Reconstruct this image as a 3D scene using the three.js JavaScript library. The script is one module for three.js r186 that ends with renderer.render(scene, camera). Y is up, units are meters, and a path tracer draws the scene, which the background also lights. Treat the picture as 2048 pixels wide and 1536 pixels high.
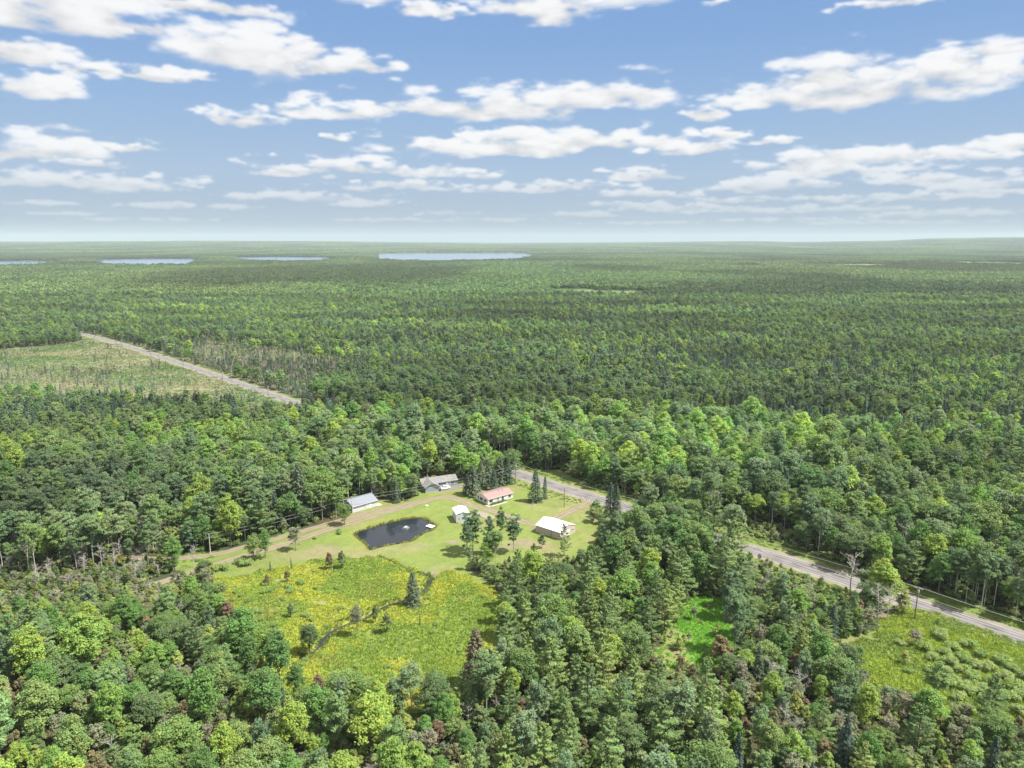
import * as THREE from 'three';
import { mergeGeometries } from 'three/addons/utils/BufferGeometryUtils.js';

// ------------------------------------------------------------------ camera, sky, sun, exposure
const scene = new THREE.Scene();
const EYE = 110, LENS = 1420, TILT = Math.atan(284 / 1420);          // eye height in m, lens in photograph pixels, tilt below the horizon
const camera = new THREE.PerspectiveCamera(2 * Math.atan(768 / LENS) * 180 / Math.PI, 4 / 3, 1, 60000);
camera.position.set(0, EYE, 0);
camera.rotation.set(-TILT, 0, 0);

const renderer = new THREE.WebGLRenderer({ antialias: true });
renderer.toneMapping = THREE.LinearToneMapping;
renderer.toneMappingExposure = 1.95;
renderer.shadowMap.enabled = true;

const sun = new THREE.DirectionalLight(new THREE.Color().setRGB(1, 0.95, 0.86), 5);
sun.position.set(400, 640, 60);
sun.target.position.set(0, 0, -300);
sun.position.add(sun.target.position);
sun.castShadow = true;
Object.assign(sun.shadow.camera, { left: -600, right: 600, top: 600, bottom: -600, near: 1, far: 3000 });
sun.shadow.mapSize.set(4096, 4096);
scene.add(sun, sun.target);

// seeded randomness and noise
function rng(seed) { let s = seed >>> 0; return () => { s = (s + 0x6d2b79f5) | 0; let t = Math.imul(s ^ (s >>> 15), 1 | s); t = (t + Math.imul(t ^ (t >>> 7), 61 | t)) ^ t; return ((t ^ (t >>> 14)) >>> 0) / 4294967296; }; }
function hash2(x, y) { let h = Math.imul(x, 374761393) + Math.imul(y, 668265263) | 0; h = Math.imul(h ^ (h >>> 13), 1274126177); return ((h ^ (h >>> 16)) >>> 0) / 4294967296; }
function noise(x, y) {
  const i = Math.floor(x), j = Math.floor(y), f = x - i, g = y - j, u = f * f * (3 - 2 * f), v = g * g * (3 - 2 * g);
  const a = hash2(i, j), b = hash2(i + 1, j), c = hash2(i, j + 1), d = hash2(i + 1, j + 1);
  return a + (b - a) * u + (c - a) * v + (a - b - c + d) * u * v;
}
function fbm(x, y, n = 4) { let s = 0, a = 0.5, t = 0; for (let k = 0; k < n; k++) { s += a * noise(x, y); t += a; x = x * 2.03 + 17.3; y = y * 2.03 - 9.1; a *= 0.5; } return s / t; }
const clamp = (x, a = 0, b = 1) => Math.min(b, Math.max(a, x)), lerp = (a, b, t) => a + (b - a) * t;
const smooth = (a, b, x) => { const t = clamp((x - a) / (b - a)); return t * t * (3 - 2 * t); };
const RGB = (r, g, b) => new THREE.Color().setRGB(r, g, b);
const R = rng(20240711);

// survey: reads a place on the photograph as a point on the ground (or at height y), in metres
const CT = Math.cos(TILT), ST = Math.sin(TILT);
function at(u, v, y = 0) {
  const p = (768 - v) / LENS, t = (y - EYE) / (p * CT - ST);
  return [(u - 1024) / LENS * t, (-p * ST - CT) * t];
}
const poly = (list) => list.map(([u, v]) => at(u, v));
const bearing = (u, v) => { const x = (u - 1024) / LENS, p = (768 - v) / LENS, y = p * CT - ST, z = -p * ST - CT; return [Math.atan2(x, -z) * 180 / Math.PI, Math.atan2(y, Math.hypot(x, z)) * 180 / Math.PI]; };

// the sky: clear air with fair-weather cumulus all round
{
  const W = 4096, H = 2048, data = new Float32Array(W * H * 4), K = 0.56;
  const stops = [[0, .25, .32, .42], [2, .345, .43, .55], [5, .355, .475, .645], [9, .285, .435, .665], [14, .215, .37, .65], [25, .13, .285, .61], [50, .085, .21, .51], [90, .07, .18, .46]];
  const air = (el) => { let k = 0; while (k < stops.length - 2 && el > stops[k + 1][0]) k++; const a = stops[k], b = stops[k + 1], t = clamp((el - a[0]) / (b[0] - a[0])); return [1, 2, 3].map((c) => lerp(a[c], b[c], t)); };
  const clouds = [];
  const seen = [[150, 22, 240, 50], [400, 10, 150, 30], [245, 62, 28, 9], [35, 105, 80, 30], [175, 140, 48, 16], [70, 175, 75, 24], [490, 112, 170, 54], [560, 100, 100, 40], [690, 132, 105, 25], [330, 150, 90, 17], [850, 20, 95, 16], [1090, 18, 155, 34], [1428, 8, 27, 10], [1780, 5, 85, 13],
    [670, 222, 125, 28], [980, 210, 230, 38], [1180, 197, 165, 42], [490, 235, 78, 19], [670, 275, 36, 8], [1410, 228, 45, 24], [1660, 150, 100, 44], [1720, 182, 240, 36], [1900, 150, 160, 36], [1965, 112, 85, 28],
    [1100, 290, 310, 30], [1020, 275, 110, 22], [1380, 298, 95, 20], [1450, 270, 44, 13], [1545, 282, 52, 10], [2035, 290, 38, 12], [50, 305, 140, 34], [170, 330, 60, 14], [250, 296, 52, 11], [150, 365, 165, 18], [60, 352, 55, 9], [230, 375, 95, 12],
    [570, 345, 62, 12], [740, 338, 210, 22], [800, 372, 150, 12], [960, 350, 48, 10], [1290, 350, 95, 17], [1060, 378, 115, 14], [1280, 390, 125, 13], [1180, 370, 100, 10], [1550, 370, 115, 18], [1630, 328, 130, 26], [1780, 310, 160, 22], [1950, 312, 75, 12], [1700, 342, 140, 13],
    [1980, 370, 85, 15], [1850, 358, 125, 14], [1700, 395, 95, 9], [1850, 395, 140, 10], [2000, 385, 65, 9], [320, 412, 62, 8], [60, 407, 62, 6], [600, 398, 140, 15], [740, 410, 85, 9], [460, 415, 62, 6], [1360, 415, 125, 9], [1550, 420, 150, 9], [1250, 410, 85, 8], [1900, 428, 130, 8], [1450, 400, 105, 8], [900, 427, 52, 8], [1000, 440, 95, 6], [1700, 420, 120, 7], [1150, 430, 90, 6], [400, 364, 25, 6], [130, 428, 60, 4], [1600, 440, 140, 5], [300, 440, 120, 4], [760, 440, 110, 5], [1800, 445, 150, 4], [1300, 446, 130, 4]];
  for (const [u, v, hw, hh] of seen) { const [a, e] = bearing(u, v); clouds.push([a, e, hw / 19, hh / 22, 1]); }
  const q = rng(77);
  for (let k = 0; k < 420; k++) {                                     // the same kind of sky goes on round the horizon and overhead
    const e = 1.5 + 70 * Math.pow(q(), 1.9), a = q() * 360 - 180, big = (0.35 + q() * 0.9) * (2.2 + e * 0.42);
    if (Math.abs(a) < 39 && e < 18.5) continue;
    clouds.push([a, e, big * (1.4 + q()) / Math.max(0.35, Math.cos(e * Math.PI / 180)), big * (0.24 + 0.012 * e), e > 22 || Math.abs(a) > 70 ? 6 : 2]);
  }
  const cover = new Float32Array(W * H / 2), white = new Float32Array(W * H / 2);
  for (const [a, e, hw, hh, step] of clouds) {                        // step: coarser where only light and reflections come from
    const j0 = Math.max(0, Math.floor((e - hh * 1.3) / 90 * H / 2)), j1 = Math.min(H / 2 - step, Math.ceil((e + hh * 1.5) / 90 * H / 2)), n = Math.ceil(hw * 1.4 / 360 * W), s = 0.30 * hh + 0.16, sx = s * 3.0;
    for (let j = j0; j <= j1; j += step) for (let i = -n; i <= n; i += step) {
      const el = (j + step / 2) / (H / 2) * 90, az = a + i * 360 / W;
      let dx = (az - a) / hw, dy = (el - e) / hh; if (dx * dx + dy * dy > 2.4) continue;
      const wob = (fbm(az / sx * 0.5 + 31, el / s * 0.5, 2) - 0.5) * 0.9; dx += wob * 0.5; dy += wob;
      const r2 = dx * dx + (dy < 0 ? dy * dy * 2.6 : dy * dy * 0.85);
      if (r2 > 1.6) continue;
      const f = fbm(az / sx + a, el / s + e * 3, step > 1 ? 4 : 6), D = (1 - r2) * 1.2 + (f - 0.5) * (dy < 0 ? 1.9 : 2.5) - 0.30;
      if (D <= 0) continue;
      const al = smooth(0, 0.72, D) * (0.62 + 0.36 * smooth(0, 0.9, D));
      const tone = clamp(0.53 + 0.36 * smooth(-0.8, 0.6, dy + (f - 0.5) * 2.2) + 0.2 * (1 - smooth(0.1, 0.8, D)), 0.5, 1);
      for (let y = 0; y < step; y++) for (let x = 0; x < step; x++) {
        const col = ((Math.floor((az - 90) / 360 * W + W / 2 + x) % W) + W) % W, o = (j + y) * W + col;
        if (al > cover[o]) { white[o] = lerp(tone, white[o], cover[o] * 0.3); cover[o] = al; }
      }
    }
  }
  for (let j = 0; j < H; j++) {
    const el = ((j + 0.5) / H - 0.5) * 180, c = air(Math.max(0, el)), hz = smooth(0.2, 7, el);
    for (let i = 0; i < W; i++) {
      const o = (j * W + i) * 4, k = el > 0 ? (j - H / 2) * W + i : -1, A = k < 0 ? 0 : cover[k] * (0.45 + 0.52 * hz), w = k < 0 ? 0 : white[k];
      for (let n = 0; n < 3; n++) {
        const full = [0.99, 0.985, 0.99][n] * lerp(0.56, 1, (w - 0.5) * 2), cl = lerp(c[n] * 0.35 + full * 0.58, full, hz);
        data[o + n] = K * lerp(c[n], cl, A);
      }
      data[o + 3] = 1;
    }
  }
  const t = new THREE.DataTexture(data, W, H, THREE.RGBAFormat, THREE.FloatType);
  t.mapping = THREE.EquirectangularReflectionMapping; t.magFilter = THREE.LinearFilter; t.minFilter = THREE.LinearFilter; t.needsUpdate = true;
  scene.background = t; scene.environment = t;
}
console.log('sky done', (performance.now() / 1000).toFixed(1));

// ------------------------------------------------------------------ helpers for things and parts
const taken = new Map();
function numbered(name) { const n = taken.get(name) ?? 0; taken.set(name, n + 1); return n ? `${name}_${String(n).padStart(3, '0')}` : name; }
function tag(o, label, category, group) { Object.assign(o.userData, { label, category }); if (group) o.userData.group = group; return o; }
function kind(o, k, label) { o.userData.kind = k; if (label) o.userData.label = label; return o; }
function thing(name, label, category, [x, z], turn = 0, group, y = 0) {
  const o = new THREE.Group(); o.name = numbered(name); o.position.set(x, y, z); o.rotation.y = turn; scene.add(o);
  return tag(o, label, category, group);
}
function mesh(name, geometry, material, parent) { const m = new THREE.Mesh(geometry, material); m.name = parent ? name : numbered(name); m.castShadow = m.receiveShadow = true; (parent ?? scene).add(m); return m; }
function box(w, h, d, x = 0, y = 0, z = 0) { const g = new THREE.BoxGeometry(w, h, d); g.translate(x, y, z); return g; }
const mat = (c, roughness = 0.8, more = {}) => new THREE.MeshStandardMaterial({ color: Array.isArray(c) ? RGB(...c) : c, roughness, ...more });

// small tiling noise textures (grain of a surface, near white)
function grainTexture(size, f) {
  const d = new Uint8Array(size * size * 4);
  for (let j = 0; j < size; j++) for (let i = 0; i < size; i++) { const c = f(i, j, i / size, j / size), o = (j * size + i) * 4; d[o] = clamp(c[0]) * 255; d[o + 1] = clamp(c[1]) * 255; d[o + 2] = clamp(c[2]) * 255; d[o + 3] = 255; }
  const t = new THREE.DataTexture(d, size, size); t.wrapS = t.wrapT = THREE.RepeatWrapping; t.magFilter = THREE.LinearFilter; t.minFilter = THREE.LinearMipmapLinearFilter; t.generateMipmaps = true; t.colorSpace = THREE.SRGBColorSpace; t.needsUpdate = true; return t;
}
function tileNoise(x, y, n, seed) { const i = Math.floor(x * n), j = Math.floor(y * n), f = x * n - i, g = y * n - j, u = f * f * (3 - 2 * f), v = g * g * (3 - 2 * g), h = (a, b) => hash2(((a % n) + n) % n + seed * 131, ((b % n) + n) % n + seed * 71); return lerp(lerp(h(i, j), h(i + 1, j), u), lerp(h(i, j + 1), h(i + 1, j + 1), u), v); }

// ------------------------------------------------------------------ the lie of the land
const inside = (P, x, z) => { let c = false; for (let i = 0, j = P.length - 1; i < P.length; j = i++) { const [xi, zi] = P[i], [xj, zj] = P[j]; if ((zi > z) !== (zj > z) && x < (xj - xi) * (z - zi) / (zj - zi) + xi) c = !c; } return c; };
const segDist = (x, z, [ax, az], [bx, bz]) => { const dx = bx - ax, dz = bz - az, t = clamp(((x - ax) * dx + (z - az) * dz) / (dx * dx + dz * dz)); return Math.hypot(x - ax - dx * t, z - az - dz * t); };
const lineDist = (P, x, z) => { let d = 1e9; for (let i = 0; i + 1 < P.length; i++) d = Math.min(d, segDist(x, z, P[i], P[i + 1])); return d; };
const edgeDist = (P, x, z) => { const d = lineDist([...P, P[0]], x, z); return inside(P, x, z) ? d : -d; };   // > 0 inside

const ROAD = [[420, 98], [144.3, -182.1], [100, -229.5], [82.3, -246.5], [51.3, -280.5], [17.5, -313], [2.4, -328.9], [-134.2, -465.1], [-242.6, -579.7], [-397.1, -740.7], [-512, -851.4], [-620, -958]];
const roadSide = (x, z) => { const dx = -0.704, dz = -0.71; return (x - 144.3) * dz - (z + 182.1) * dx; };   // > 0 on the houses' side
const rounded = (P, n) => new THREE.CatmullRomCurve3(P.map(([x, z]) => new THREE.Vector3(x, 0, z)), true, 'centripetal').getPoints(n).slice(0, -1).map((v, i) => [v.x + (noise(i * .6, 4) - .5) * .7, v.z + (noise(i * .6, 8) - .5) * .7]);
const POND = rounded(poly([[712, 1068], [716, 1062], [735, 1056], [768, 1046], [795, 1040], [822, 1034], [840, 1033], [856, 1040], [869, 1050], [864, 1056], [850, 1062], [836, 1070], [824, 1078], [800, 1083], [775, 1088], [752, 1092], [742, 1096], [738, 1090], [726, 1080]]), 64);
const STREAM = poly([[865, 1152], [858, 1165], [845, 1182], [815, 1197], [780, 1208], [752, 1220], [735, 1232], [715, 1240], [695, 1246], [680, 1252], [662, 1262], [648, 1276], [640, 1292], [625, 1304], [600, 1315]]);
const DITCH = poly([[757, 1112], [775, 1118], [800, 1130], [820, 1141], [845, 1148], [865, 1152]]);
const YARD = poly([[340, 1128], [380, 1106], [470, 1096], [520, 1080], [600, 1062], [655, 1046], [690, 1034], [712, 1010], [760, 1000], [800, 1003], [838, 992], [842, 962], [915, 955], [925, 958], [960, 968], [1020, 962], [1030, 938], [1120, 940], [1290, 1030], [1265, 1040], [1200, 1042], [1195, 1065], [1200, 1092], [1190, 1112], [1125, 1132], [1075, 1136], [1030, 1130], [960, 1130], [935, 1140], [985, 1170], [1005, 1210], [1000, 1300], [985, 1395], [950, 1420], [860, 1430], [760, 1440], [700, 1450], [640, 1440], [600, 1440], [565, 1380], [520, 1310], [470, 1250], [440, 1200], [425, 1160], [380, 1150]]);
const MEADOW = poly([[430, 1160], [520, 1140], [600, 1128], [650, 1120], [705, 1122], [757, 1112], [800, 1130], [865, 1152], [890, 1145], [945, 1160], [1010, 1190], [1020, 1300], [1000, 1450], [580, 1470], [430, 1260], [400, 1180]]);
const MARSH = poly([[-300, 706], [0, 700], [120, 689], [180, 680], [235, 690], [340, 728], [440, 760], [545, 796], [618, 824], [600, 850], [500, 850], [430, 833], [330, 815], [250, 805], [100, 800], [-300, 800]]);
const BOG = poly([[270, 688], [330, 705], [440, 745], [545, 780], [630, 808], [660, 800], [700, 775], [720, 745], [640, 715], [520, 690], [400, 680]]);
const GLADE = poly([[1290, 1320], [1325, 1290], [1335, 1240], [1350, 1210], [1380, 1192], [1450, 1196], [1470, 1260], [1458, 1330], [1400, 1350], [1340, 1345]]);
const FIELD = poly([[1700, 1345], [1672, 1305], [1740, 1262], [1782, 1226], [1830, 1218], [1960, 1258], [2060, 1296], [2220, 1360], [2220, 1500], [2050, 1470], [1900, 1450], [1780, 1420], [1730, 1390]]);
const TRAIL = poly([[1725, 1282], [1690, 1296], [1668, 1312], [1656, 1335], [1652, 1350]]);
const DRIVE = poly([[300, 1172], [365, 1150], [420, 1133], [480, 1114], [545, 1096], [600, 1078], [660, 1058], [720, 1040], [790, 1020], [850, 1003], [890, 994], [915, 999], [945, 1012], [985, 1022], [1010, 1030], [1045, 1043], [1075, 1049], [1098, 1043], [1130, 1027], [1160, 1014], [1182, 1003]]);
const TRACK = poly([[230, 1112], [300, 1117], [375, 1116], [430, 1109], [475, 1098], [520, 1086], [580, 1070], [640, 1052], [690, 1039], [735, 1026], [790, 1014], [840, 1003], [875, 995]]);
const LAKES = [[[-300, 532], [-100, 529], [60, 527.5], [118, 524.2], [126, 523.3], [60, 521.8], [-60, 521], [-300, 520]], [[188, 523], [230, 526.5], [300, 527.5], [370, 526.5], [394, 521], [388, 517], [330, 516.8], [260, 517.5], [200, 519.5]], [[465, 516.5], [520, 519.5], [600, 520.5], [684, 517.2], [640, 514.2], [540, 513.6], [480, 514]], [[757, 513], [770, 517.5], [850, 519.5], [950, 519], [1040, 515.5], [1074, 510.5], [1040, 506.5], [930, 505.8], [800, 506], [759, 508]]].map((L) => { const m = L.reduce((a, p) => a + p[1], 0) / L.length; return L.map(([u, v]) => at(u, v + (v > m ? 1 : 0), v > m ? 9 : 0)); });   // near shores are read over the tree tops
const FARFIELDS = [[1692, 531, 230, 230], [1990, 527.5, 260, 260], [1150, 585, 60, 70], [1245, 588, 75, 70], [1590, 500, 150, 500], [1890, 524, 120, 160], [1480, 533, 90, 150]].map(([u, v, rx, rz]) => [...at(u, v), rx, rz]);

const CREST = [[-60, 112], [-35, 104], [-28, 118], [-22, 128], [-15, 122], [-8, 92], [0, 78], [6, 88], [12, 104], [18, 122], [21, 108], [27, 122], [31, 160], [34, 168], [40, 140], [60, 110]];
function landHeight(x, z) {
  const d = Math.hypot(x, z);
  if (d > 7000) {
    const az = clamp(Math.atan2(x, -z) * 180 / Math.PI, -59.9, 59.9); let k = 0; while (CREST[k + 1][0] < az) k++;
    const c = lerp(CREST[k][1], CREST[k + 1][1], smooth(CREST[k][0], CREST[k + 1][0], az)) - 12;
    return smooth(7000, 16000, d) * c * (0.82 + 0.36 * fbm(x / 2600, z / 2600, 3)) * (1 - 0.4 * smooth(17000, 21000, d));
  }
  if (x > -75 && x < -20 && z > -285 && z < -230) { const e = edgeDist(POND, x, z); if (e > -2.2) return -1.5 * smooth(-2.2, 1.6, e); }
  if (x > -75 && x < 0 && z > -245 && z < -165) { const s = lineDist(STREAM, x, z), d2 = lineDist(DITCH, x, z); if (s < 2.0) return -0.9 * (1 - smooth(0.4, 2.0, s)); if (d2 < 1.6) return -0.7 * (1 - smooth(0.2, 1.6, d2)); }
  return 0;
}
// what covers the ground: its colour, from what grows or lies there
const G = { lawn: [.178, .228, .050], lawnDry: [.245, .225, .100], meadow: [.244, .278, .044], meadowDark: [.148, .209, .035], floor: [.048, .061, .024], litter: [.110, .064, .032], dirt: [.258, .206, .148], mud: [.064, .055, .049], marsh: [.175, .205, .10], marshTan: [.235, .235, .135], marshGreen: [.115, .175, .065], glade: [.129, .258, .029], field: [.174, .231, .038], verge: [.142, .193, .038], farm: [.219, .244, .077] };
const mix3 = (a, b, t) => [lerp(a[0], b[0], t), lerp(a[1], b[1], t), lerp(a[2], b[2], t)];
const BARE = [[1060, 1088, 9, 5, .9], [1010, 1096, 7, 3, .7], [905, 1083, 3.2, 1.6, .95], [862, 1147, 4, 2.5, .9], [880, 1135, 6, 1.5, .6], [1100, 1062, 3, 4, .4], [640, 1100, 10, 5, .75], [600, 1112, 12, 3.5, .55], [1180, 1042, 8, 2, .6], [1085, 1058, 5, 3, .5], [790, 1098, 18, 1.6, .7], [830, 1090, 8, 2, .5], [1372, 1275, 2, 2.5, .6], [1352, 1305, 3, 1.6, .5], [1342, 1265, 3, 2, .5], [1790, 1228, 7, 3, .9], [640, 1205, 4, 1.6, .7], [560, 1160, 3, 1, .7], [1060, 1012, 3.4, 1.6, .5], [690, 1108, 9, 2.2, .5], [975, 1048, 5, 4, .5]].map(([u, v, rx, rz, k]) => [...at(u, v), rx, rz, k]);
function groundColour(x, z) {
  const d = Math.hypot(x, z), wx = x + (fbm(x / 6, z / 6, 3) - 0.5) * 5, wz = z + (fbm(x / 6 + 40, z / 6, 3) - 0.5) * 5;
  const n = fbm(x / 14, z / 14, 4), m = fbm(x / 3 + 9, z / 3, 3);
  if (d > 1300) { for (const [fx, fz, rx, rz] of FARFIELDS) if (((x - fx) / rx) ** 2 + ((z - fz) / rz) ** 2 < 1) return G.farm; const f = fbm(x / 420, z / 900, 4); return mix3([.055, .105, .035], [.10, .155, .05], smooth(.35, .65, f)); }
  let c = mix3(G.floor, G.litter, smooth(.55, .75, n) * .55);
  if (roadSide(x, z) > -40 && Math.abs(x) < 700 && z > -1000) { const r = lineDist(ROAD, wx * .5 + x * .5, wz * .5 + z * .5); if (r < 13) c = mix3(G.verge, G.lawnDry, smooth(.45, .7, n) * .6); }
  if (x > -190 && x < 90 && z > -360 && z < -150) {
    const y = edgeDist(YARD, wx, wz);
    if (y > 0) {
      c = mix3(G.lawn, G.lawnDry, smooth(.42, .72, n) * .75); c = mix3(c, [.145, .21, .045], smooth(.5, .78, m) * .5); { const mow = .90 + .2 * fbm((x * .77 + z * .64) / 1.7, (x * .64 - z * .77) / 16, 3); c = [c[0] * mow, c[1] * mow, c[2] * mow]; }
      if (x < -62 && z > -262) c = mix3(c, G.verge, .55 * smooth(.3, .6, n));
      const me = edgeDist(MEADOW, wx, wz);
      if (me > 0) { c = mix3(G.meadow, G.meadowDark, smooth(.42, .66, n) * .8); c = mix3(c, [.30, .24, .07], smooth(.6, .78, fbm(x / 9 + 70, z / 9, 3)) * .5); }
      for (const [bx, bz, rx, rz, k] of BARE) { const q = ((x - bx) / rx) ** 2 + ((z - bz) / rz) ** 2 + (m - .5) * 1.6; if (q < 1) c = mix3(c, mix3(G.dirt, G.lawnDry, smooth(.35, .7, n) * .6), k * smooth(1, .35, q)); }
      const p = edgeDist(POND, x, z); if (p > -2.6) c = mix3([.20, .22, .05], G.mud, smooth(-1.3, -.2, p));
      if (lineDist(STREAM, x, z) < .9 || lineDist(DITCH, x, z) < .6) c = G.mud;
    }
  }
  if (x < -60 && z < -420 && inside(MARSH, wx + (n - .5) * 22, wz + (m - .5) * 10)) { const f = fbm(x / 60, z / 26, 4); c = mix3(G.marsh, G.marshTan, smooth(.5, .68, f)); c = mix3(c, G.marshGreen, smooth(.52, .36, f)); }
  else if (x < -60 && z < -420 && inside(BOG, wx, wz)) c = mix3(G.marsh, [.15, .15, .09], smooth(.35, .7, n));
  if (x > 20 && z > -230) {
    if (inside(GLADE, wx, wz)) { c = mix3(G.glade, G.lawnDry, smooth(at(1368, 1250)[0] + (m - .5) * 9, at(1335, 1250)[0] + (m - .5) * 9, x) * .8); for (const [bx, bz, rx, rz, k] of BARE) { const q = ((x - bx) / rx) ** 2 + ((z - bz) / rz) ** 2 + (m - .5) * 1.8; if (q < 1) c = mix3(c, G.dirt, k * smooth(1, .35, q)); } }
    if (inside(FIELD, wx, wz)) c = mix3(G.field, G.meadowDark, smooth(.45, .7, n) * .7);
    if (lineDist(TRAIL, wx, wz) < 7) c = mix3(G.verge, G.lawnDry, smooth(.4, .65, n) * .7);
    for (const [bx, bz, rx, rz, k] of BARE.slice(15, 16)) { const q = ((x - bx) / rx) ** 2 + ((z - bz) / rz) ** 2 + (m - .5); if (q < 1) c = mix3(c, G.dirt, k * smooth(1, .4, q)); }
  }
  return c;
}
{
  const axis = (list) => { const o = []; for (const [a, b, s] of list) for (let x = a; x < b - 1e-6; x += s) o.push(x); o.push(list[list.length - 1][1]); return o; };
  const grow = (from, to, step, k) => { const o = []; let x = from, s = step; while (x < to) { o.push(x); x += s; s *= k; } o.push(to); return o; };
  const xs = [...grow(175, 20000, 2, 1.07).slice(1).reverse().map((x) => -x), ...axis([[-175, 180, 1]]), ...grow(180, 20000, 2, 1.07).slice(1)];
  const zs = [...axis([[-120, 300, 12]]).slice(1).reverse(), ...axis([[120, 350, 1]]).map((z) => -z + 0).map((z) => z), ...axis([[353, 900, 4]]).map((z) => -z), ...grow(900, 21500, 6, 1.07).slice(1).map((z) => -z)];
  const nx = xs.length, nz = zs.length, p = new Float32Array(nx * nz * 3), c = new Float32Array(nx * nz * 3), uv = new Float32Array(nx * nz * 2), ix = new Uint32Array((nx - 1) * (nz - 1) * 6);
  let k = 0, t = 0;
  for (let j = 0; j < nz; j++) for (let i = 0; i < nx; i++, k++) {
    const x = xs[i], z = zs[j], g = groundColour(x, z);
    p.set([x, landHeight(x, z), z], k * 3); c.set(g, k * 3); uv.set([x / 41, z / 41], k * 2);
    if (i < nx - 1 && j < nz - 1) { const a = k, b = k + 1, d = k + nx, e = d + 1; ix.set([a, b, e, a, e, d], t); t += 6; }
  }
  const g = new THREE.BufferGeometry(); g.setAttribute('position', new THREE.BufferAttribute(p, 3)); g.setAttribute('color', new THREE.BufferAttribute(c, 3)); g.setAttribute('uv', new THREE.BufferAttribute(uv, 2)); g.setIndex(new THREE.BufferAttribute(ix, 1)); g.computeVertexNormals();
  const map = grainTexture(1024, (i, j, x, y) => { const f = 0.80 + 0.20 * (0.35 * tileNoise(x, y, 24, 1) + 0.35 * tileNoise(x, y, 96, 2) + 0.55 * tileNoise(x, y, 340, 3)) + (hash2(i, j) - 0.5) * 0.10, w = tileNoise(x, y, 60, 5) * 0.05; return [f - w * 0.3, f, f - w]; });
  kind(mesh('ground', g, new THREE.MeshStandardMaterial({ vertexColors: true, roughness: 1, map, bumpMap: map, bumpScale: 0.25 })), 'structure', 'grass, meadow and forest floor out to the horizon');
}
console.log('ground done', (performance.now() / 1000).toFixed(1));

// ribbons: road and tracks
function along(P, step) { const c = new THREE.CatmullRomCurve3(P.map(([x, z]) => new THREE.Vector3(x, 0, z)), false, 'centripetal'); return c.getSpacedPoints(Math.ceil(c.getLength() / step)); }
function ribbon(P, offsets, y, step, wobble = 0, seed = 0, from = 0, to = 1e9) {   // offsets: lateral metres, kept as columns
  const pts = along(P, step), n = offsets.length, pos = [], uv = [], idx = []; let s = 0;
  pts.forEach((q, i) => {
    const a = pts[Math.max(0, i - 1)], b = pts[Math.min(pts.length - 1, i + 1)], dx = b.x - a.x, dz = b.z - a.z, l = Math.hypot(dx, dz); if (i) s += q.distanceTo(pts[i - 1]);
    offsets.forEach((o, k) => { const w = k === 0 || k === n - 1 ? (fbm(s / 4 + seed * 50 + k * 31, seed, 3) - 0.5) * 2 * wobble : 0, e = o + Math.sign(o) * w; pos.push(q.x - dz / l * e, y, q.z + dx / l * e); uv.push((o - offsets[0]) / (offsets[n - 1] - offsets[0]), s / 44); });
    if (i && s > from && s < to) for (let k = 0; k < n - 1; k++) { const b0 = (i - 1) * n + k, b1 = i * n + k; idx.push(b0, b0 + 1, b1 + 1, b0, b1 + 1, b1); }
  });
  const g = new THREE.BufferGeometry(); g.setAttribute('position', new THREE.Float32BufferAttribute(pos, 3)); g.setAttribute('uv', new THREE.Float32BufferAttribute(uv, 2)); g.setIndex(idx); g.computeVertexNormals(); return g;
}
const gravelMap = grainTexture(512, (i, j, x, y) => { const f = 0.74 + 0.2 * tileNoise(x, y, 40, 7) + 0.12 * tileNoise(x, y, 12, 8) + (hash2(i, j + 999) - 0.5) * 0.14; return [f, f * 0.985, f * 0.97]; });
const gravelTrack = grainTexture(512, (i, j, x, y) => {                 // two worn wheel ruts, grass between them and creeping in from the edges
  const e = Math.abs(x - 0.5) * 2, f = 0.80 + 0.14 * tileNoise(x, y, 30, 17) + (hash2(i + 5, j) - 0.5) * 0.12, gr = clamp((e < 0.28 ? smooth(.3, .05, e) * .9 : smooth(.72, 1.0, e)) * 1.5 * tileNoise(x, y, 26, 9) + (tileNoise(x, y, 9, 13) - .62) * .8);
  return mix3([f, f * 0.95, f * 0.89], [.66, .67, .36], clamp(gr));
});
const asphaltMap = grainTexture(1024, (i, j, x, y) => {                  // worn grey asphalt, darker oiled wheel paths, tar along the seams
  const a = Math.abs(x - 0.5) * 2, path = Math.exp(-(((a - 0.30) / 0.09) ** 2)) + Math.exp(-(((a - 0.78) / 0.08) ** 2)), streak = tileNoise(x, y * 0.2, 64, 11), seam = Math.exp(-((a / 0.02) ** 2)) * 0.5;
  const f = 0.90 - 0.27 * path * (0.45 + 0.7 * streak) - 0.22 * seam + (hash2(i + 77, j) - 0.5) * 0.10 + 0.10 * (tileNoise(x, y, 30, 12) - 0.5) + 0.16 * (tileNoise(x * .25, y, 12, 14) - 0.5) - (tileNoise(x, y, 9, 16) > .86 ? .12 : 0);
  return [f, f * 0.985, f * 0.985];
});
const RM = { gravel: mat([.24, .215, .175], 1, { map: gravelMap }), track: mat([.29, .268, .238], 1, { map: gravelTrack }), asphalt: mat([.225, .22, .217], .95, { map: asphaltMap }), shoulder: mat([.26, .24, .21], 1, { map: gravelMap }) };
kind(mesh('road_shoulder', ribbon(ROAD, [-5.4, -2, 2, 5.4], 0.015, 3, 0.5, 3), RM.shoulder), 'structure', 'pale gravel shoulder of the road');
kind(mesh('road', ribbon(ROAD, [-3.6, -1.2, 1.2, 3.6], 0.035, 3, 0.06, 4), RM.asphalt), 'structure', 'straight grey asphalt road through the forest');
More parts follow.
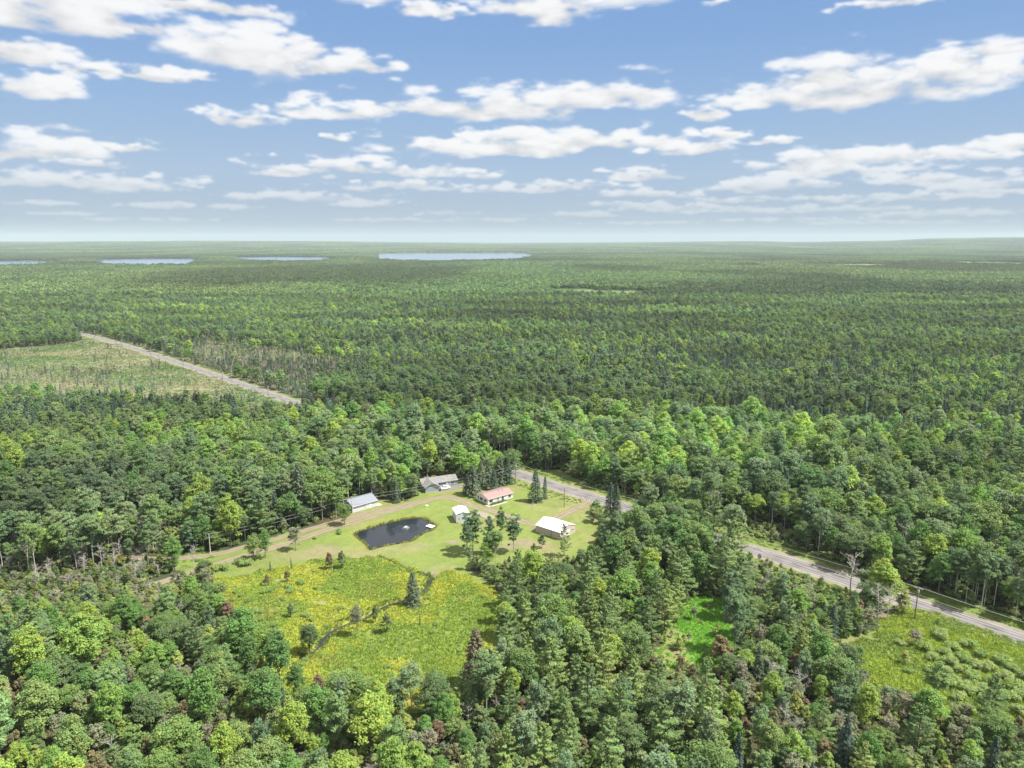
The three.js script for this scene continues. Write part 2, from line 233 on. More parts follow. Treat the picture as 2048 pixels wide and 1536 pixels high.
for (const s of [-1, 1]) kind(mesh('road_edge_line', ribbon(ROAD, [s * 3.3 - .07, s * 3.3 + .07], 0.042, 4), mat([.42, .42, .41], .8)), 'structure', 'worn white edge line of the road');
kind(mesh('gravel_driveway', ribbon(DRIVE, [-2.0, -1, 0, 1, 2.0], 0.03, 1.2, 0.7, 1), RM.track), 'structure', 'tan gravel driveway curving past the pond to the road');
kind(mesh('dirt_track', ribbon(TRACK, [-1.7, -.8, 0, .8, 1.7], 0.022, 1.2, 0.6, 2), RM.track), 'structure', 'dirt track beside the driveway at the forest edge');
kind(mesh('foot_trail', ribbon(TRAIL, [-.55, 0, .55], 0.025, 1.2, 0.5, 5), RM.gravel), 'structure', 'sandy trail winding through the scrub');

// ------------------------------------------------------------------ water
const flat = (P, y, fine = 0) => { const s = new THREE.Shape(P.map(([x, z]) => new THREE.Vector2(x, -z))), g = new THREE.ShapeGeometry(s); g.rotateX(-Math.PI / 2); g.translate(0, y, 0); const p = g.attributes.position, uv = g.attributes.uv; for (let i = 0; i < p.count; i++) uv.setXY(i, p.getX(i) / 6, p.getZ(i) / 6); return g; };
const rippleMap = grainTexture(512, (i, j, x, y) => { const f = 0.5 * tileNoise(x, y, 14, 21) + 0.3 * tileNoise(x, y, 34, 22) + 0.2 * tileNoise(x, y, 80, 23); return [f, f, f]; }); rippleMap.colorSpace = THREE.NoColorSpace;
const WM = { pond: new THREE.MeshPhysicalMaterial({ color: RGB(.016, .02, .028), roughness: .04, bumpMap: rippleMap, bumpScale: .006, ior: 1.33, specularIntensity: 1 }), rough: new THREE.MeshPhysicalMaterial({ color: RGB(.022, .027, .037), roughness: .16, bumpMap: rippleMap, bumpScale: .06, ior: 1.33 }), lake: new THREE.MeshPhysicalMaterial({ color: RGB(.05, .09, .22), roughness: .1, ior: 1.33 }), stream: new THREE.MeshPhysicalMaterial({ color: RGB(.03, .028, .03), roughness: .12, bumpMap: rippleMap, bumpScale: .01, ior: 1.33 }) };
kind(mesh('pond_water', flat(POND.map(([x, z]) => [x, z]), -0.55), WM.pond), 'structure', 'dark still pond water mirroring the trees');
kind(mesh('stream_water', ribbon(STREAM, [-.62, 0, .62], -0.52, 1, .45, 7), WM.stream), 'structure', 'narrow dark stream winding through the meadow');
for (const L of LAKES) {
  const c = new THREE.CatmullRomCurve3(L.map(([x, z]) => new THREE.Vector3(x, 0, z)), true).getPoints(90).map((v, i) => [v.x + (noise(i * .7, 3) - .5) * 40, v.z + (noise(i * .7, 9) - .5) * 160]);
  kind(mesh('lake', flat(c, 1.2), WM.lake), 'structure', 'far pale blue lake among the forest');
}
const [fx, fz] = at(812, 1055);                                          // the fountain stirs the water round it
{
  const ring = []; for (let k = 0; k < 40; k++) { const a = k / 40 * Math.PI * 2, r = 4.9 + (noise(k * .8, 55) - .5) * 1.4; ring.push([fx + Math.cos(a) * r * 1.15, fz + Math.sin(a) * r * .95]); }
  kind(mesh('stirred_water', flat(ring.filter(([x, z]) => edgeDist(POND, x, z) > .5), -0.546), WM.rough), 'structure', 'water stirred by the fountain');
  const f = thing('fountain', 'small floating fountain spraying white water on the pond', 'fountain', [fx, fz], 0, undefined, -0.55);
  const fl = new THREE.LatheGeometry([[0, -.1], [.45, -.1], [.55, .02], [.45, .16], [.16, .2], [.1, .34], [0, .34]].map(([x, y]) => new THREE.Vector2(x, y)), 20);
  mesh('float', fl, mat([.04, .04, .045], .5), f);
  const q = rng(5), drops = [], one = new THREE.TetrahedronGeometry(.055);
  for (let k = 0; k < 800; k++) { const a = q() * 6.283, v = 3.5 + q() * .6, el = 1.0 + q() * .42, t = Math.pow(q(), .8) * .98, vx = Math.cos(el) * v, r = vx * t, y = .3 + Math.sin(el) * v * t - 4.9 * t * t; if (y < 0) continue; const d = one.clone(); d.rotateY(q() * 6); const s = .5 + q() * .8; d.scale(s, s * 1.6, s); d.translate(Math.cos(a) * r, y, Math.sin(a) * r); drops.push(d); }
  kind(mesh('spray', mergeGeometries(drops), mat([.85, .88, .9], .3), f), 'stuff');
}
{
  const [x, z] = at(861, 1051), d = thing('swim_raft', 'flat white wooden swim raft at the pond edge', 'raft', [x, z], -0.62, undefined, -0.55);
  const wm = mat([.80, .80, .79], .7); for (let k = 0; k < 8; k++) mesh('plank', box(.36, .06, 2.3, -1.4 + k * .4, .32, 0), wm, d);
  mesh('frame', mergeGeometries([box(3.2, .14, .12, 0, .22, -1), box(3.2, .14, .12, 0, .22, 1)]), wm, d);
  for (const s of [-1, 1]) mesh('float', new THREE.CylinderGeometry(.24, .24, 2.2, 12).rotateX(Math.PI / 2).translate(s * 1.15, .0, 0), mat([.1, .15, .3], .5), d);
}
console.log('water done');
// ------------------------------------------------------------------ buildings
const BM = {
  pinkRoof: mat([.27, .18, .17], .55), whiteWall: mat([.62, .62, .61], .75), trimWhite: mat([.68, .68, .67], .6), glass: new THREE.MeshPhysicalMaterial({ color: RGB(.025, .03, .035), roughness: .08, specularIntensity: 1 }), brick: mat([.22, .16, .13], .9), concrete: mat([.50, .475, .44], .9, { map: gravelMap }),
  greyRoof: mat([.25, .25, .262], .95, { map: gravelMap }), greyWall: mat([.25, .29, .35], .8), steelRoof: mat([.22, .24, .285], .5, { metalness: .25 }), greySteel: mat([.50, .52, .56], .6), whiteRoof: mat([.70, .71, .72], .4), silverWall: mat([.50, .53, .58], .55), beige: mat([.44, .38, .33], .75), dark: mat([.06, .06, .065], .7), bluePlastic: mat([.03, .10, .32], .5), red: mat([.6, .13, .05], .6),
};
function roofSlabs(L, W, eave, ridge, over, th) {                      // two sloping slabs along x
  const rise = ridge - eave, run = W / 2, slope = Math.atan2(rise, run), len = (run + over) / Math.cos(slope), out = [];
  for (const s of [-1, 1]) { const g = box(L + over * 1.4, th, len, 0, th / 2, 0); g.translate(0, 0, s * len / 2); g.rotateX(s * slope); g.translate(0, ridge + .02, 0); out.push(g); }
  return out;
}
function gableWalls(L, W, eave, ridge) {
  const s = new THREE.Shape([[-W / 2, 0], [W / 2, 0], [W / 2, eave], [0, ridge], [-W / 2, eave]].map(([x, y]) => new THREE.Vector2(x, y)));
  return new THREE.ExtrudeGeometry(s, { depth: L, bevelEnabled: false }).translate(0, 0, -L / 2).rotateY(Math.PI / 2);
}
function windowOn(parent, x, y, z, w, h, facing, panes = 2) {          // facing: 'z+', 'z-', 'x+' or 'x-'
  const turn = { 'z+': 0, 'x+': Math.PI / 2, 'z-': Math.PI, 'x-': -Math.PI / 2 }[facing], put = (g) => { g.rotateY(turn); g.translate(x, y, z); return g; };
  const f = mesh('window', put(mergeGeometries([box(w + .2, .1, .1, 0, h / 2 + .05, .03), box(w + .2, .1, .14, 0, -h / 2 - .05, .05), box(.1, h, .1, -w / 2 - .05, 0, .03), box(.1, h, .1, w / 2 + .05, 0, .03)])), BM.trimWhite, parent);
  for (let k = 0; k < panes; k++) mesh('pane', put(box(w / panes - .05, h, .04, -w / 2 + (k + .5) * w / panes, 0, .015)), BM.glass, f);
  return f;
}
function door(parent, x, y, z, w, h, facing, m) { const turn = { 'z+': 0, 'x+': Math.PI / 2, 'z-': Math.PI, 'x-': -Math.PI / 2 }[facing], put = (g) => { g.rotateY(turn); g.translate(x, y, z); return g; }; const d = mesh('door', put(box(w, h, .06, 0, h / 2, .03)), m, parent); mesh('handle', put(box(.06, .14, .06, w / 2 - .12, 1, .09)), BM.dark, d); return d; }
const plantPots = [];
const turnOf = (a, b) => Math.atan2(-(b[1] - a[1]), b[0] - a[0]);       // the turn that lays local x along a -> b
{ // the long white house under the pink metal roof
  const A = [-15.3, -292.9], B = [-10.1, -286.5], C = [.4, -294.7], L = 13.4, W = 8.2, ry = turnOf(B, C);
  const h = thing('house', 'long white house with a low pinkish-red metal roof beside the driveway', 'house', [(A[0] + C[0]) / 2, (A[1] + C[1]) / 2], ry);
  mesh('wall', gableWalls(L, W, 2.75, 3.95), BM.whiteWall, h);
  const [a, b] = roofSlabs(L, W, 2.75, 3.95, .35, .09), rf = mesh('roof', mergeGeometries([a, b]), BM.pinkRoof, h);
  mesh('ridge_cap', box(L + .5, .06, .4, 0, 4.07, 0), BM.pinkRoof, rf); mesh('vent_pipe', new THREE.CylinderGeometry(.1, .1, .6, 10).translate(1.2, 3.95, 1.1), BM.dark, rf); mesh('vent_pipe', new THREE.CylinderGeometry(.1, .1, .5, 10).translate(3.0, 3.9, 1.4), BM.dark, rf);
  for (const s of [-1, 1]) mesh('fascia', box(L + .5, .18, .05, 0, 2.66, s * (W / 2 + .36)), BM.trimWhite, h);
  mesh('foundation', box(L + .08, .28, W + .08, 0, .13, 0), BM.brick, h);
  windowOn(h, -5.1, 1.6, W / 2, 1.7, 1.1, 'z+'); windowOn(h, -1.4, 1.75, W / 2, .8, .7, 'z+', 1); windowOn(h, 5.0, 1.6, W / 2, 1.3, 1.0, 'z+'); door(h, 1.2, .3, W / 2, 1, 2.05, 'z+', BM.dark);
  windowOn(h, -L / 2, 1.6, 2.2, 1.6, 1.2, 'x-'); windowOn(h, -L / 2, 1.6, -.7, 2.1, 1.3, 'x-', 3); windowOn(h, -L / 2, 1.6, -2.9, .9, 1.2, 'x-', 1);
  mesh('step', box(1.8, .3, 1.1, 1.2, .15, W / 2 + .6), BM.concrete, h);
  const wk = mesh('concrete_walk', mergeGeometries([box(L * .62, .1, 1.1, -2.0, .04, W / 2 + 1.7), box(1.0, .1, 3.2, -L / 2 - .6, .04, W / 2 + .6)]), BM.concrete); wk.position.copy(h.position); wk.rotation.y = ry; kind(wk, 'structure', 'pale concrete walk along the white house');
  const q = rng(9); for (let k = 0; k < 6; k++) { const lx = -4.8 + k * 1.25 + q() * .4, lz = W / 2 + .75, s = .3 + q() * .25, o = new THREE.Vector3(lx, 0, lz).applyAxisAngle(new THREE.Vector3(0, 1, 0), ry).add(h.position); plantPots.push([o.x, o.z, s]); }
}
{ // the grey house with its projecting garage wing
  const A = [-38.6, -301.5], B = [-32.9, -304.1], ry = turnOf(A, B);
  const h = thing('house', 'grey L-shaped house with a grey shingle roof and a front-facing garage wing', 'house', A, ry);
  const wing = gableWalls(8, 6.4, 2.6, 4.3).rotateY(Math.PI / 2).translate(3.2, 0, -4), main = gableWalls(16.6, 7.2, 2.6, 4.2).translate(8.3, 0, -7.8);
  mesh('wall', wing, BM.greyWall, h); mesh('wall', main, BM.greyWall, h);
  const r1 = roofSlabs(9.2, 6.4, 2.6, 4.3, .4, .12).map((g) => g.rotateY(Math.PI / 2).translate(3.2, .01, -4.3)), r2 = roofSlabs(16.9, 7.2, 2.6, 4.2, .4, .12).map((g) => g.translate(8.3, 0, -7.8));
  const rf = mesh('roof', mergeGeometries(r2), BM.greyRoof, h); mesh('roof', mergeGeometries(r1), BM.greyRoof, h);
  mesh('chimney', box(.6, 1.1, .6, 6.6, 4.3, -7.9), BM.brick, rf); mesh('vent_pipe', new THREE.CylinderGeometry(.09, .09, .7, 8).translate(12.6, 4.0, -6.6), BM.dark, rf); mesh('vent_pipe', new THREE.CylinderGeometry(.1, .1, .5, 8).translate(2.3, 4.0, -3.0), BM.dark, rf);
  for (const s of [-1, 1]) { const g = box(.05, .2, 3.9, 0, 0, 0); g.translate(0, 0, s * 1.85); g.rotateX(s * .49); g.rotateY(Math.PI / 2); g.translate(3.2, 4.2, .43); mesh('fascia', g, BM.trimWhite, h); }
  windowOn(h, 7.9, 1.5, -4.2, 1.2, 1.1, 'z+'); windowOn(h, 14.2, 1.5, -4.2, 1.5, 1.1, 'z+'); windowOn(h, 10.2, 1.5, -4.2, .8, 1.1, 'z+', 1); door(h, 11.8, .1, -4.2, 1, 2.05, 'z+', BM.trimWhite);
  mesh('porch_post', box(.14, 2.5, .14, 11.0, 1.25, -3.2), BM.trimWhite, h); mesh('porch_post', box(.14, 2.5, .14, 12.7, 1.25, -3.2), BM.trimWhite, h); mesh('foundation', box(6.46, .4, 8.06, 3.2, .18, -4), BM.concrete, h);
  const P = (x, z) => { const v = new THREE.Vector3(x, 0, z).applyAxisAngle(new THREE.Vector3(0, 1, 0), ry); return [A[0] + v.x, A[1] + v.z]; };
  kind(mesh('parking_pad', flat([[6.6, -3.9], [6.8, .6], [10, 1.2], [20, .2], [24, -2.5], [23, -4.5], [17, -3.6]].map(([x, z]) => P(x, z)), .03), mat([.20, .19, .185], .95, { map: gravelMap })), 'structure', 'grey gravel parking pad of the grey house');
  // car: a white pickup truck
  const t = thing('pickup_truck', 'white pickup truck parked in front of the grey house', 'pickup truck', P(9.3, -1.2), ry + .06), wm = new THREE.MeshPhysicalMaterial({ color: RGB(.80, .80, .80), roughness: .3, clearcoat: .6 });
  const side = (pts, w, bev = .06) => new THREE.ExtrudeGeometry(new THREE.Shape(pts.map(([x, y]) => new THREE.Vector2(x, y))), { depth: w - 2 * bev, bevelEnabled: true, bevelSize: bev, bevelThickness: bev, bevelSegments: 2 }).translate(0, 0, -w / 2 + bev);
  mesh('body', side([[-2.65, .5], [-1.95, .42], [1.3, .42], [2.55, .5], [2.6, .95], [2.45, 1.08], [1.2, 1.16], [-.75, 1.12], [-2.6, 1.1]], 1.9), wm, t);
  const cab = mesh('cab', side([[-.75, 1.1], [-.6, 1.78], [.45, 1.8], [1.25, 1.12]], 1.72), wm, t);
  mesh('windscreen', side([[.56, 1.74], [1.2, 1.18], [1.24, 1.2], [.62, 1.76]], 1.5, .01), BM.glass, cab); mesh('rear_window', side([[-.78, 1.2], [-.68, 1.7], [-.71, 1.7], [-.83, 1.2]], 1.4, .01), BM.glass, cab);
  for (const s of [-1, 1]) mesh('side_window', box(1.3, .42, .02, .12, 1.45, s * .925), BM.glass, cab);
  mesh('bed', box(1.6, .06, 1.5, -1.75, 1.14, 0), BM.dark, t);
  for (const x of [-1.7, 1.6]) for (const s of [-1, 1]) { const w = mesh('wheel', new THREE.TorusGeometry(.29, .1, 10, 20).scale(1, 1, 1.2).translate(x, .38, s * .9), BM.dark, t); mesh('rim', new THREE.CylinderGeometry(.22, .22, .12, 14).rotateX(Math.PI / 2).translate(x, .38, s * .92), BM.greySteel, w); }
  for (const s of [-1, 1]) { mesh('headlight', box(.06, .16, .36, 2.64, .86, s * .68), mat([.7, .7, .72], .2), t); mesh('tail_light', box(.05, .3, .14, -2.7, .86, s * .82), mat([.4, .02, .02], .3), t); }
  const b = thing('wheelie_bin', 'blue plastic bin standing at the garage corner of the grey house', 'bin', P(6.9, .1), ry);
  mesh('body', new THREE.CylinderGeometry(.42, .33, 1.05, 4, 1).rotateY(Math.PI / 4).translate(0, .58, 0), BM.bluePlastic, b); mesh('lid', box(.68, .08, .7, 0, 1.14, 0), BM.bluePlastic, b); for (const s of [-1, 1]) mesh('wheel', new THREE.CylinderGeometry(.1, .1, .06, 10).rotateZ(Math.PI / 2).translate(s * .28, .1, -.3), BM.dark, b);
}
{ // the garage under the steel roof
  const A = [-65.9, -278.1], B = [-57.4, -285.8], L = 11.5, W = 8.8, ry = turnOf(A, B), c = [(A[0] + B[0]) / 2 - Math.sin(ry) * W / 2, (A[1] + B[1]) / 2 - Math.cos(ry) * W / 2];
  const h = thing('garage', 'grey garage with a pale steel roof and white overhead door at the forest edge', 'garage', c, ry);
  mesh('wall', gableWalls(L, W, 2.7, 4.5), BM.greySteel, h); const rf = mesh('roof', mergeGeometries(roofSlabs(L, W, 2.7, 4.5, .5, .1)), BM.steelRoof, h); mesh('ridge_cap', box(L + .7, .07, .5, 0, 4.64, 0), BM.steelRoof, rf);
  mesh('garage_door', box(2.5, 2.2, .08, 1.9, 1.12, W / 2 + .02), BM.trimWhite, h); mesh('lintel', box(2.8, .16, .1, 1.9, 2.34, W / 2 + .02), BM.dark, h);
  for (const s of [-1, 1]) mesh('fascia', box(L + .72, .2, .05, 0, 2.6, s * (W / 2 + .5)), BM.trimWhite, h); mesh('corner_trim', box(.14, 2.6, .14, -L / 2, 1.3, W / 2), BM.trimWhite, h);
  const pd = mesh('concrete_apron', box(2.4, .1, 3.0, L / 2 + 1.3, .03, W / 2 - 1), BM.concrete); pd.position.set(c[0], 0, c[1]); pd.rotation.y = ry; kind(pd, 'structure', 'pale concrete apron at the garage end');
}
{ // the tall shed by the pond
  const A = [-22.1, -266.7], B = [-17, -268.2], W = 5.3, D = 7.4, ry = turnOf(A, B), h = thing('shed', 'tall silver shed with a bright white gable roof between pond and driveway', 'shed', [(A[0] + B[0]) / 2 - Math.sin(ry) * D / 2, (A[1] + B[1]) / 2 - Math.cos(ry) * D / 2], ry);
  mesh('wall', gableWalls(D, W, 3.7, 4.5).rotateY(Math.PI / 2), BM.silverWall, h); mesh('roof', mergeGeometries(roofSlabs(D, W, 3.7, 4.5, .22, .09).map((g) => g.rotateY(Math.PI / 2))), BM.whiteRoof, h);
  for (const [x, y] of [[-1.45, 3.55], [0, 3.95], [1.5, 3.55]]) mesh('vent', box(.5, .2, .06, x, y, D / 2 + .02), BM.dark, h);
  windowOn(h, -1.45, 2.15, D / 2, .5, .4, 'z+', 1); windowOn(h, .05, 2.15, D / 2, .5, .4, 'z+', 1); door(h, 1.5, 0, D / 2, .95, 2.0, 'z+', BM.greySteel);
  for (const s of [-1, 1]) mesh('corner_trim', box(.12, 3.7, .12, s * W / 2, 1.85, D / 2), BM.trimWhite, h);
  const c = thing('fuel_can', 'small orange fuel can at the foot of the silver shed', 'fuel can', [A[0] + .5, A[1] + .25], .3); mesh('body', new THREE.CylinderGeometry(.26, .3, .5, 8).translate(0, .25, 0), BM.red, c); mesh('handle', new THREE.TorusGeometry(.13, .03, 6, 12).translate(0, .56, 0), BM.red, c); mesh('spout', new THREE.CylinderGeometry(.04, .06, .3, 8).rotateZ(-.7).translate(.25, .56, 0), BM.dark, c);
}
{ // the pole barn
  const A = [9, -258.1], B = [17.6, -250.8], C = [15.9, -265.3], L = 11.6, W = 9.7, ry = turnOf(A, B), ux = Math.cos(ry), uz = -Math.sin(ry), c = [(A[0] + C[0]) / 2 + ux * L / 2, (A[1] + C[1]) / 2 + uz * L / 2];
  const h = thing('pole_barn', 'beige pole barn with a bright white metal roof behind the pines', 'barn', c, ry);
  mesh('wall', gableWalls(L, W, 3.0, 4.75), BM.beige, h); const rf = mesh('roof', mergeGeometries(roofSlabs(L, W, 3.0, 4.75, .25, .08)), BM.whiteRoof, h); mesh('ridge_cap', box(L + .4, .06, .45, 0, 4.86, 0), BM.whiteRoof, rf); mesh('roof_vent', new THREE.CylinderGeometry(.2, .25, .35, 10).translate(-3.6, 4.75, 1.2), BM.greySteel, rf);
  for (const s of [-1, 1]) mesh('fascia', box(L + .36, .16, .05, 0, 2.93, s * (W / 2 + .26)), BM.trimWhite, h);
  for (const s of [-1, 1]) mesh('corner_trim', box(.14, 2.95, .14, s * L / 2, 1.47, W / 2), BM.trimWhite, h);
  mesh('sliding_door', box(3.0, 2.6, .08, 3.2, 1.32, W / 2 + .04), BM.beige, h); mesh('door_track', box(6.2, .12, .12, 2.4, 2.68, W / 2 + .06), BM.dark, h); mesh('downpipe', box(.1, 2.8, .1, 1.55, 1.4, W / 2 + .1), BM.dark, h);
  mesh('overhead_door', box(.08, 2.5, 3.4, L / 2 + .03, 1.27, .6), BM.trimWhite, h); windowOn(h, L / 2, 1.7, -3.2, .9, .8, 'x+', 1);
}
{ // old slab, boulder, mailboxes
  const ring = [[946, 1026], [958, 1023], [972, 1026], [984, 1031], [990, 1035], [984, 1039], [972, 1038], [960, 1033], [950, 1031]].map(([u, v]) => at(u, v)), s = new THREE.Shape(ring.map(([x, z]) => new THREE.Vector2(x, -z)));
  const g = new THREE.ExtrudeGeometry(s, { depth: .16, bevelEnabled: true, bevelSize: .05, bevelThickness: .05, bevelSegments: 1 }).rotateX(-Math.PI / 2).translate(0, -.08, 0);
  tag(mesh('concrete_slab', g, mat([.30, .265, .23], .95, { map: gravelMap })), 'low cracked concrete slab on the grass beside the silver shed', 'slab');
  const st = new THREE.IcosahedronGeometry(.55, 3), p = st.attributes.position; for (let i = 0; i < p.count; i++) { const x = p.getX(i), y = p.getY(i), z = p.getZ(i), k = .8 + .45 * fbm(x * 2 + 5, z * 2 + y * 1.7, 3); p.setXYZ(i, x * k * 1.3, Math.max(-.1, y * k * .85), z * k); } st.computeVertexNormals();
  const [bx, bz] = at(853, 1012), bo = tag(mesh('boulder', st, mat([.62, .58, .55], .9, { map: gravelMap })), 'pale boulder on the grass at the bend of the driveway', 'boulder'); bo.position.set(bx, .1, bz);
  for (const [u, v] of [[1165.5, 1001], [1179, 1008]]) { const [x, z] = at(u, v), m = thing('mailbox', 'mailbox on a post where the driveway meets the road', 'mailbox', [x, z], .78, 'mailboxes at the driveway mouth'); mesh('post', box(.1, 1.15, .1, 0, .57, 0), mat([.2, .15, .1], .9), m); mesh('body', new THREE.CapsuleGeometry(.16, .4, 4, 12).rotateZ(Math.PI / 2).translate(0, 1.28, 0), mat([.6, .6, .62], .4), m); mesh('flag', box(.03, .2, .08, .1, 1.4, .18), BM.red, m); }
}

// ------------------------------------------------------------------ power line
{
  const wood = mat([.20, .165, .13], .95), grey = mat([.55, .55, .54], .6), wireM = mat([.42, .43, .44], .6), cross = [-1.1, -.1, 1.1];
  const build = (x, z, h, arm, lean, label, group, turn = Math.PI / 4) => {
    const p = thing('utility_pole', label, 'utility pole', [x, z], turn, group); p.rotation.z = lean;
    mesh('pole', new THREE.CylinderGeometry(.13, .19, h, 10).translate(0, h / 2, 0), wood, p);
    if (arm) { mesh('crossarm', box(.12, .14, 2.6, 0, h - .55, 0), grey, p); for (const c of cross) mesh('insulator', new THREE.CylinderGeometry(.07, .09, .26, 8).translate(0, h - .36, c), grey, p); mesh('transformer', new THREE.CylinderGeometry(.28, .28, .8, 12).translate(.36, h - 1.7, 0), grey, p); }
    return p;
  };
  const line = [[178.6, -134, 10.5], [119.8, -193.4, 10.5], [48.8, -266, 10.5], [1.6, -313.5, 10.5], [-57, -374, 10], [-116, -435.5, 10], [-174.3, -496, 10], [-229.9, -554.1, 9.5], [-290.9, -619, 9.5], [-349.1, -678.2, 9.5], [-417.2, -752, 9], [-487.3, -824.1, 9]];
  const words = ['utility pole beyond the willow field', 'utility pole with crossarm between the willow field and the road', 'utility pole with white crossarm behind the yard spruces beside the road', 'utility pole with crossarm at the road behind the pink-roofed house'];
  line.forEach(([x, z, h], k) => build(x, z, h, true, 0, words[k] ?? 'small far utility pole beside the road at the marsh', k > 3 ? 'utility poles along the far road' : undefined));
  const wire = (a, b, sag, r, label, group) => { const n = 14, pts = []; for (let k = 0; k <= n; k++) { const t = k / n; pts.push(new THREE.Vector3(lerp(a[0], b[0], t), lerp(a[1], b[1], t) - sag * 4 * t * (1 - t), lerp(a[2], b[2], t))); } return tag(mesh('power_line', new THREE.TubeGeometry(new THREE.CatmullRomCurve3(pts), 14, r, 5), wireM), label, 'power line', group); };
  const off = Math.SQRT1_2;
  for (let k = 0; k + 1 < line.length; k++) { const [x, z, h] = line[k], [X, Z, Hh] = line[k + 1]; for (const c of cross) wire([x + c * off, h - .22, z + c * off], [X + c * off, Hh - .22, Z + c * off], .9, k < 4 ? .04 : .03, 'thin grey power line strung along the road poles', 'wires of the roadside power line'); wire([x, h - 2.6, z], [X, Hh - 2.6, Z], 1.1, .045, 'low grey cable strung below the road power lines', 'low cables of the roadside power line'); }
  const pL = at(421, 1107), pM = at(341, 1082), pG = at(705.3, 1026), pY = at(1128.5, 1014);
  build(pL[0], pL[1], 7.6, false, 0, 'slim pale utility pole beside the dirt track', undefined).children[0].material = mat([.45, .42, .38], .9);
  build(pM[0], pM[1], 8, false, -.06, 'leaning utility pole at the edge of the aspens', undefined).children[0].material = mat([.42, .38, .33], .9);
  build(pG[0], pG[1], 7.2, false, 0, 'slim pale pole at the front corner of the steel-roofed garage', undefined).children[0].material = mat([.52, .51, .5], .8);
  build(pY[0], pY[1], 8.6, false, 0, 'lone bare pole standing on the lawn near the road', undefined);
  for (const d of [0, 1.3]) { wire([pL[0], 7.4 - d, pL[1]], [pG[0], 7 - d, pG[1]], 1, .03, 'thin service wire above the dirt track', 'service wires along the dirt track'); wire([pL[0], 7.4 - d, pL[1]], [pM[0], 7.8 - d, pM[1]], .5, .03, 'thin service wire above the dirt track', 'service wires along the dirt track'); wire([pG[0], 7 - d, pG[1]], [1.6, 9 - d, -313.5], 1.3, .03, 'thin service wire crossing behind the grey house', 'service wires behind the houses'); }
}
console.log('built things done', (performance.now() / 1000).toFixed(1));

// ------------------------------------------------------------------ trees: geometry
class Foliage {
  constructor(seed) { this.p = []; this.c = []; this.i = []; this.r = rng(seed); }
  leaf(x, y, z, tx, ty, tz, nx, ny, nz, len, wid, tint) {              // a folded blade: t its long axis, n its face
    let l = Math.hypot(nx, ny, nz) || 1; nx /= l; ny /= l; nz /= l;
    const d = tx * nx + ty * ny + tz * nz; tx -= d * nx; ty -= d * ny; tz -= d * nz; l = Math.hypot(tx, ty, tz) || 1; tx /= l; ty /= l; tz /= l;
    const bx = ny * tz - nz * ty, by = nz * tx - nx * tz, bz = nx * ty - ny * tx, h = len / 2, w = wid / 2, f = wid * .18, k = this.p.length / 3;
    this.p.push(x - tx * h, y - ty * h, z - tz * h, x + bx * w - nx * f, y + by * w - ny * f, z + bz * w - nz * f, x + tx * h, y + ty * h, z + tz * h, x - bx * w - nx * f, y - by * w - ny * f, z - bz * w - nz * f);
    for (let q = 0; q < 4; q++) this.c.push(tint[0], tint[1], tint[2]);
    this.i.push(k, k + 1, k + 2, k, k + 2, k + 3);
  }
  tube(points, radii, sides, tint = [1, 1, 1]) {
    const base = this.p.length / 3;
    points.forEach(([x, y, z], k) => {
      const a = points[Math.max(0, k - 1)], b = points[Math.min(points.length - 1, k + 1)], d = new THREE.Vector3(b[0] - a[0], b[1] - a[1], b[2] - a[2]).normalize(), s = new THREE.Vector3(Math.abs(d.y) > .9 ? 1 : 0, Math.abs(d.y) > .9 ? 0 : 1, 0).cross(d).normalize(), t = d.clone().cross(s);
      for (let q = 0; q < sides; q++) { const g = q / sides * 6.2832, c = Math.cos(g) * radii[k], e = Math.sin(g) * radii[k]; this.p.push(x + s.x * c + t.x * e, y + s.y * c + t.y * e, z + s.z * c + t.z * e); this.c.push(...tint); }
      if (k) for (let q = 0; q < sides; q++) { const m = base + (k - 1) * sides, n = base + k * sides, q1 = (q + 1) % sides; this.i.push(m + q, n + q, n + q1, m + q, n + q1, m + q1); }
    });
  }
  ball() { const r = this.r, z = r() * 2 - 1, a = r() * 6.2832, s = Math.sqrt(1 - z * z); return [s * Math.cos(a), z, s * Math.sin(a)]; }
  done() { const g = new THREE.BufferGeometry(); g.setAttribute('position', new THREE.Float32BufferAttribute(this.p, 3)); g.setAttribute('color', new THREE.Float32BufferAttribute(this.c, 3)); g.setIndex(this.i); return g; }
}
const vary = (r, a, hue = .12) => { const k = 1 - a + 2 * a * r(), h = (r() - .5) * 2 * hue; return [k * (1 + h), k, k * (1 - h * .8)]; };
const mul3 = (a, b) => [a[0] * b[0], a[1] * b[1], a[2] * b[2]];
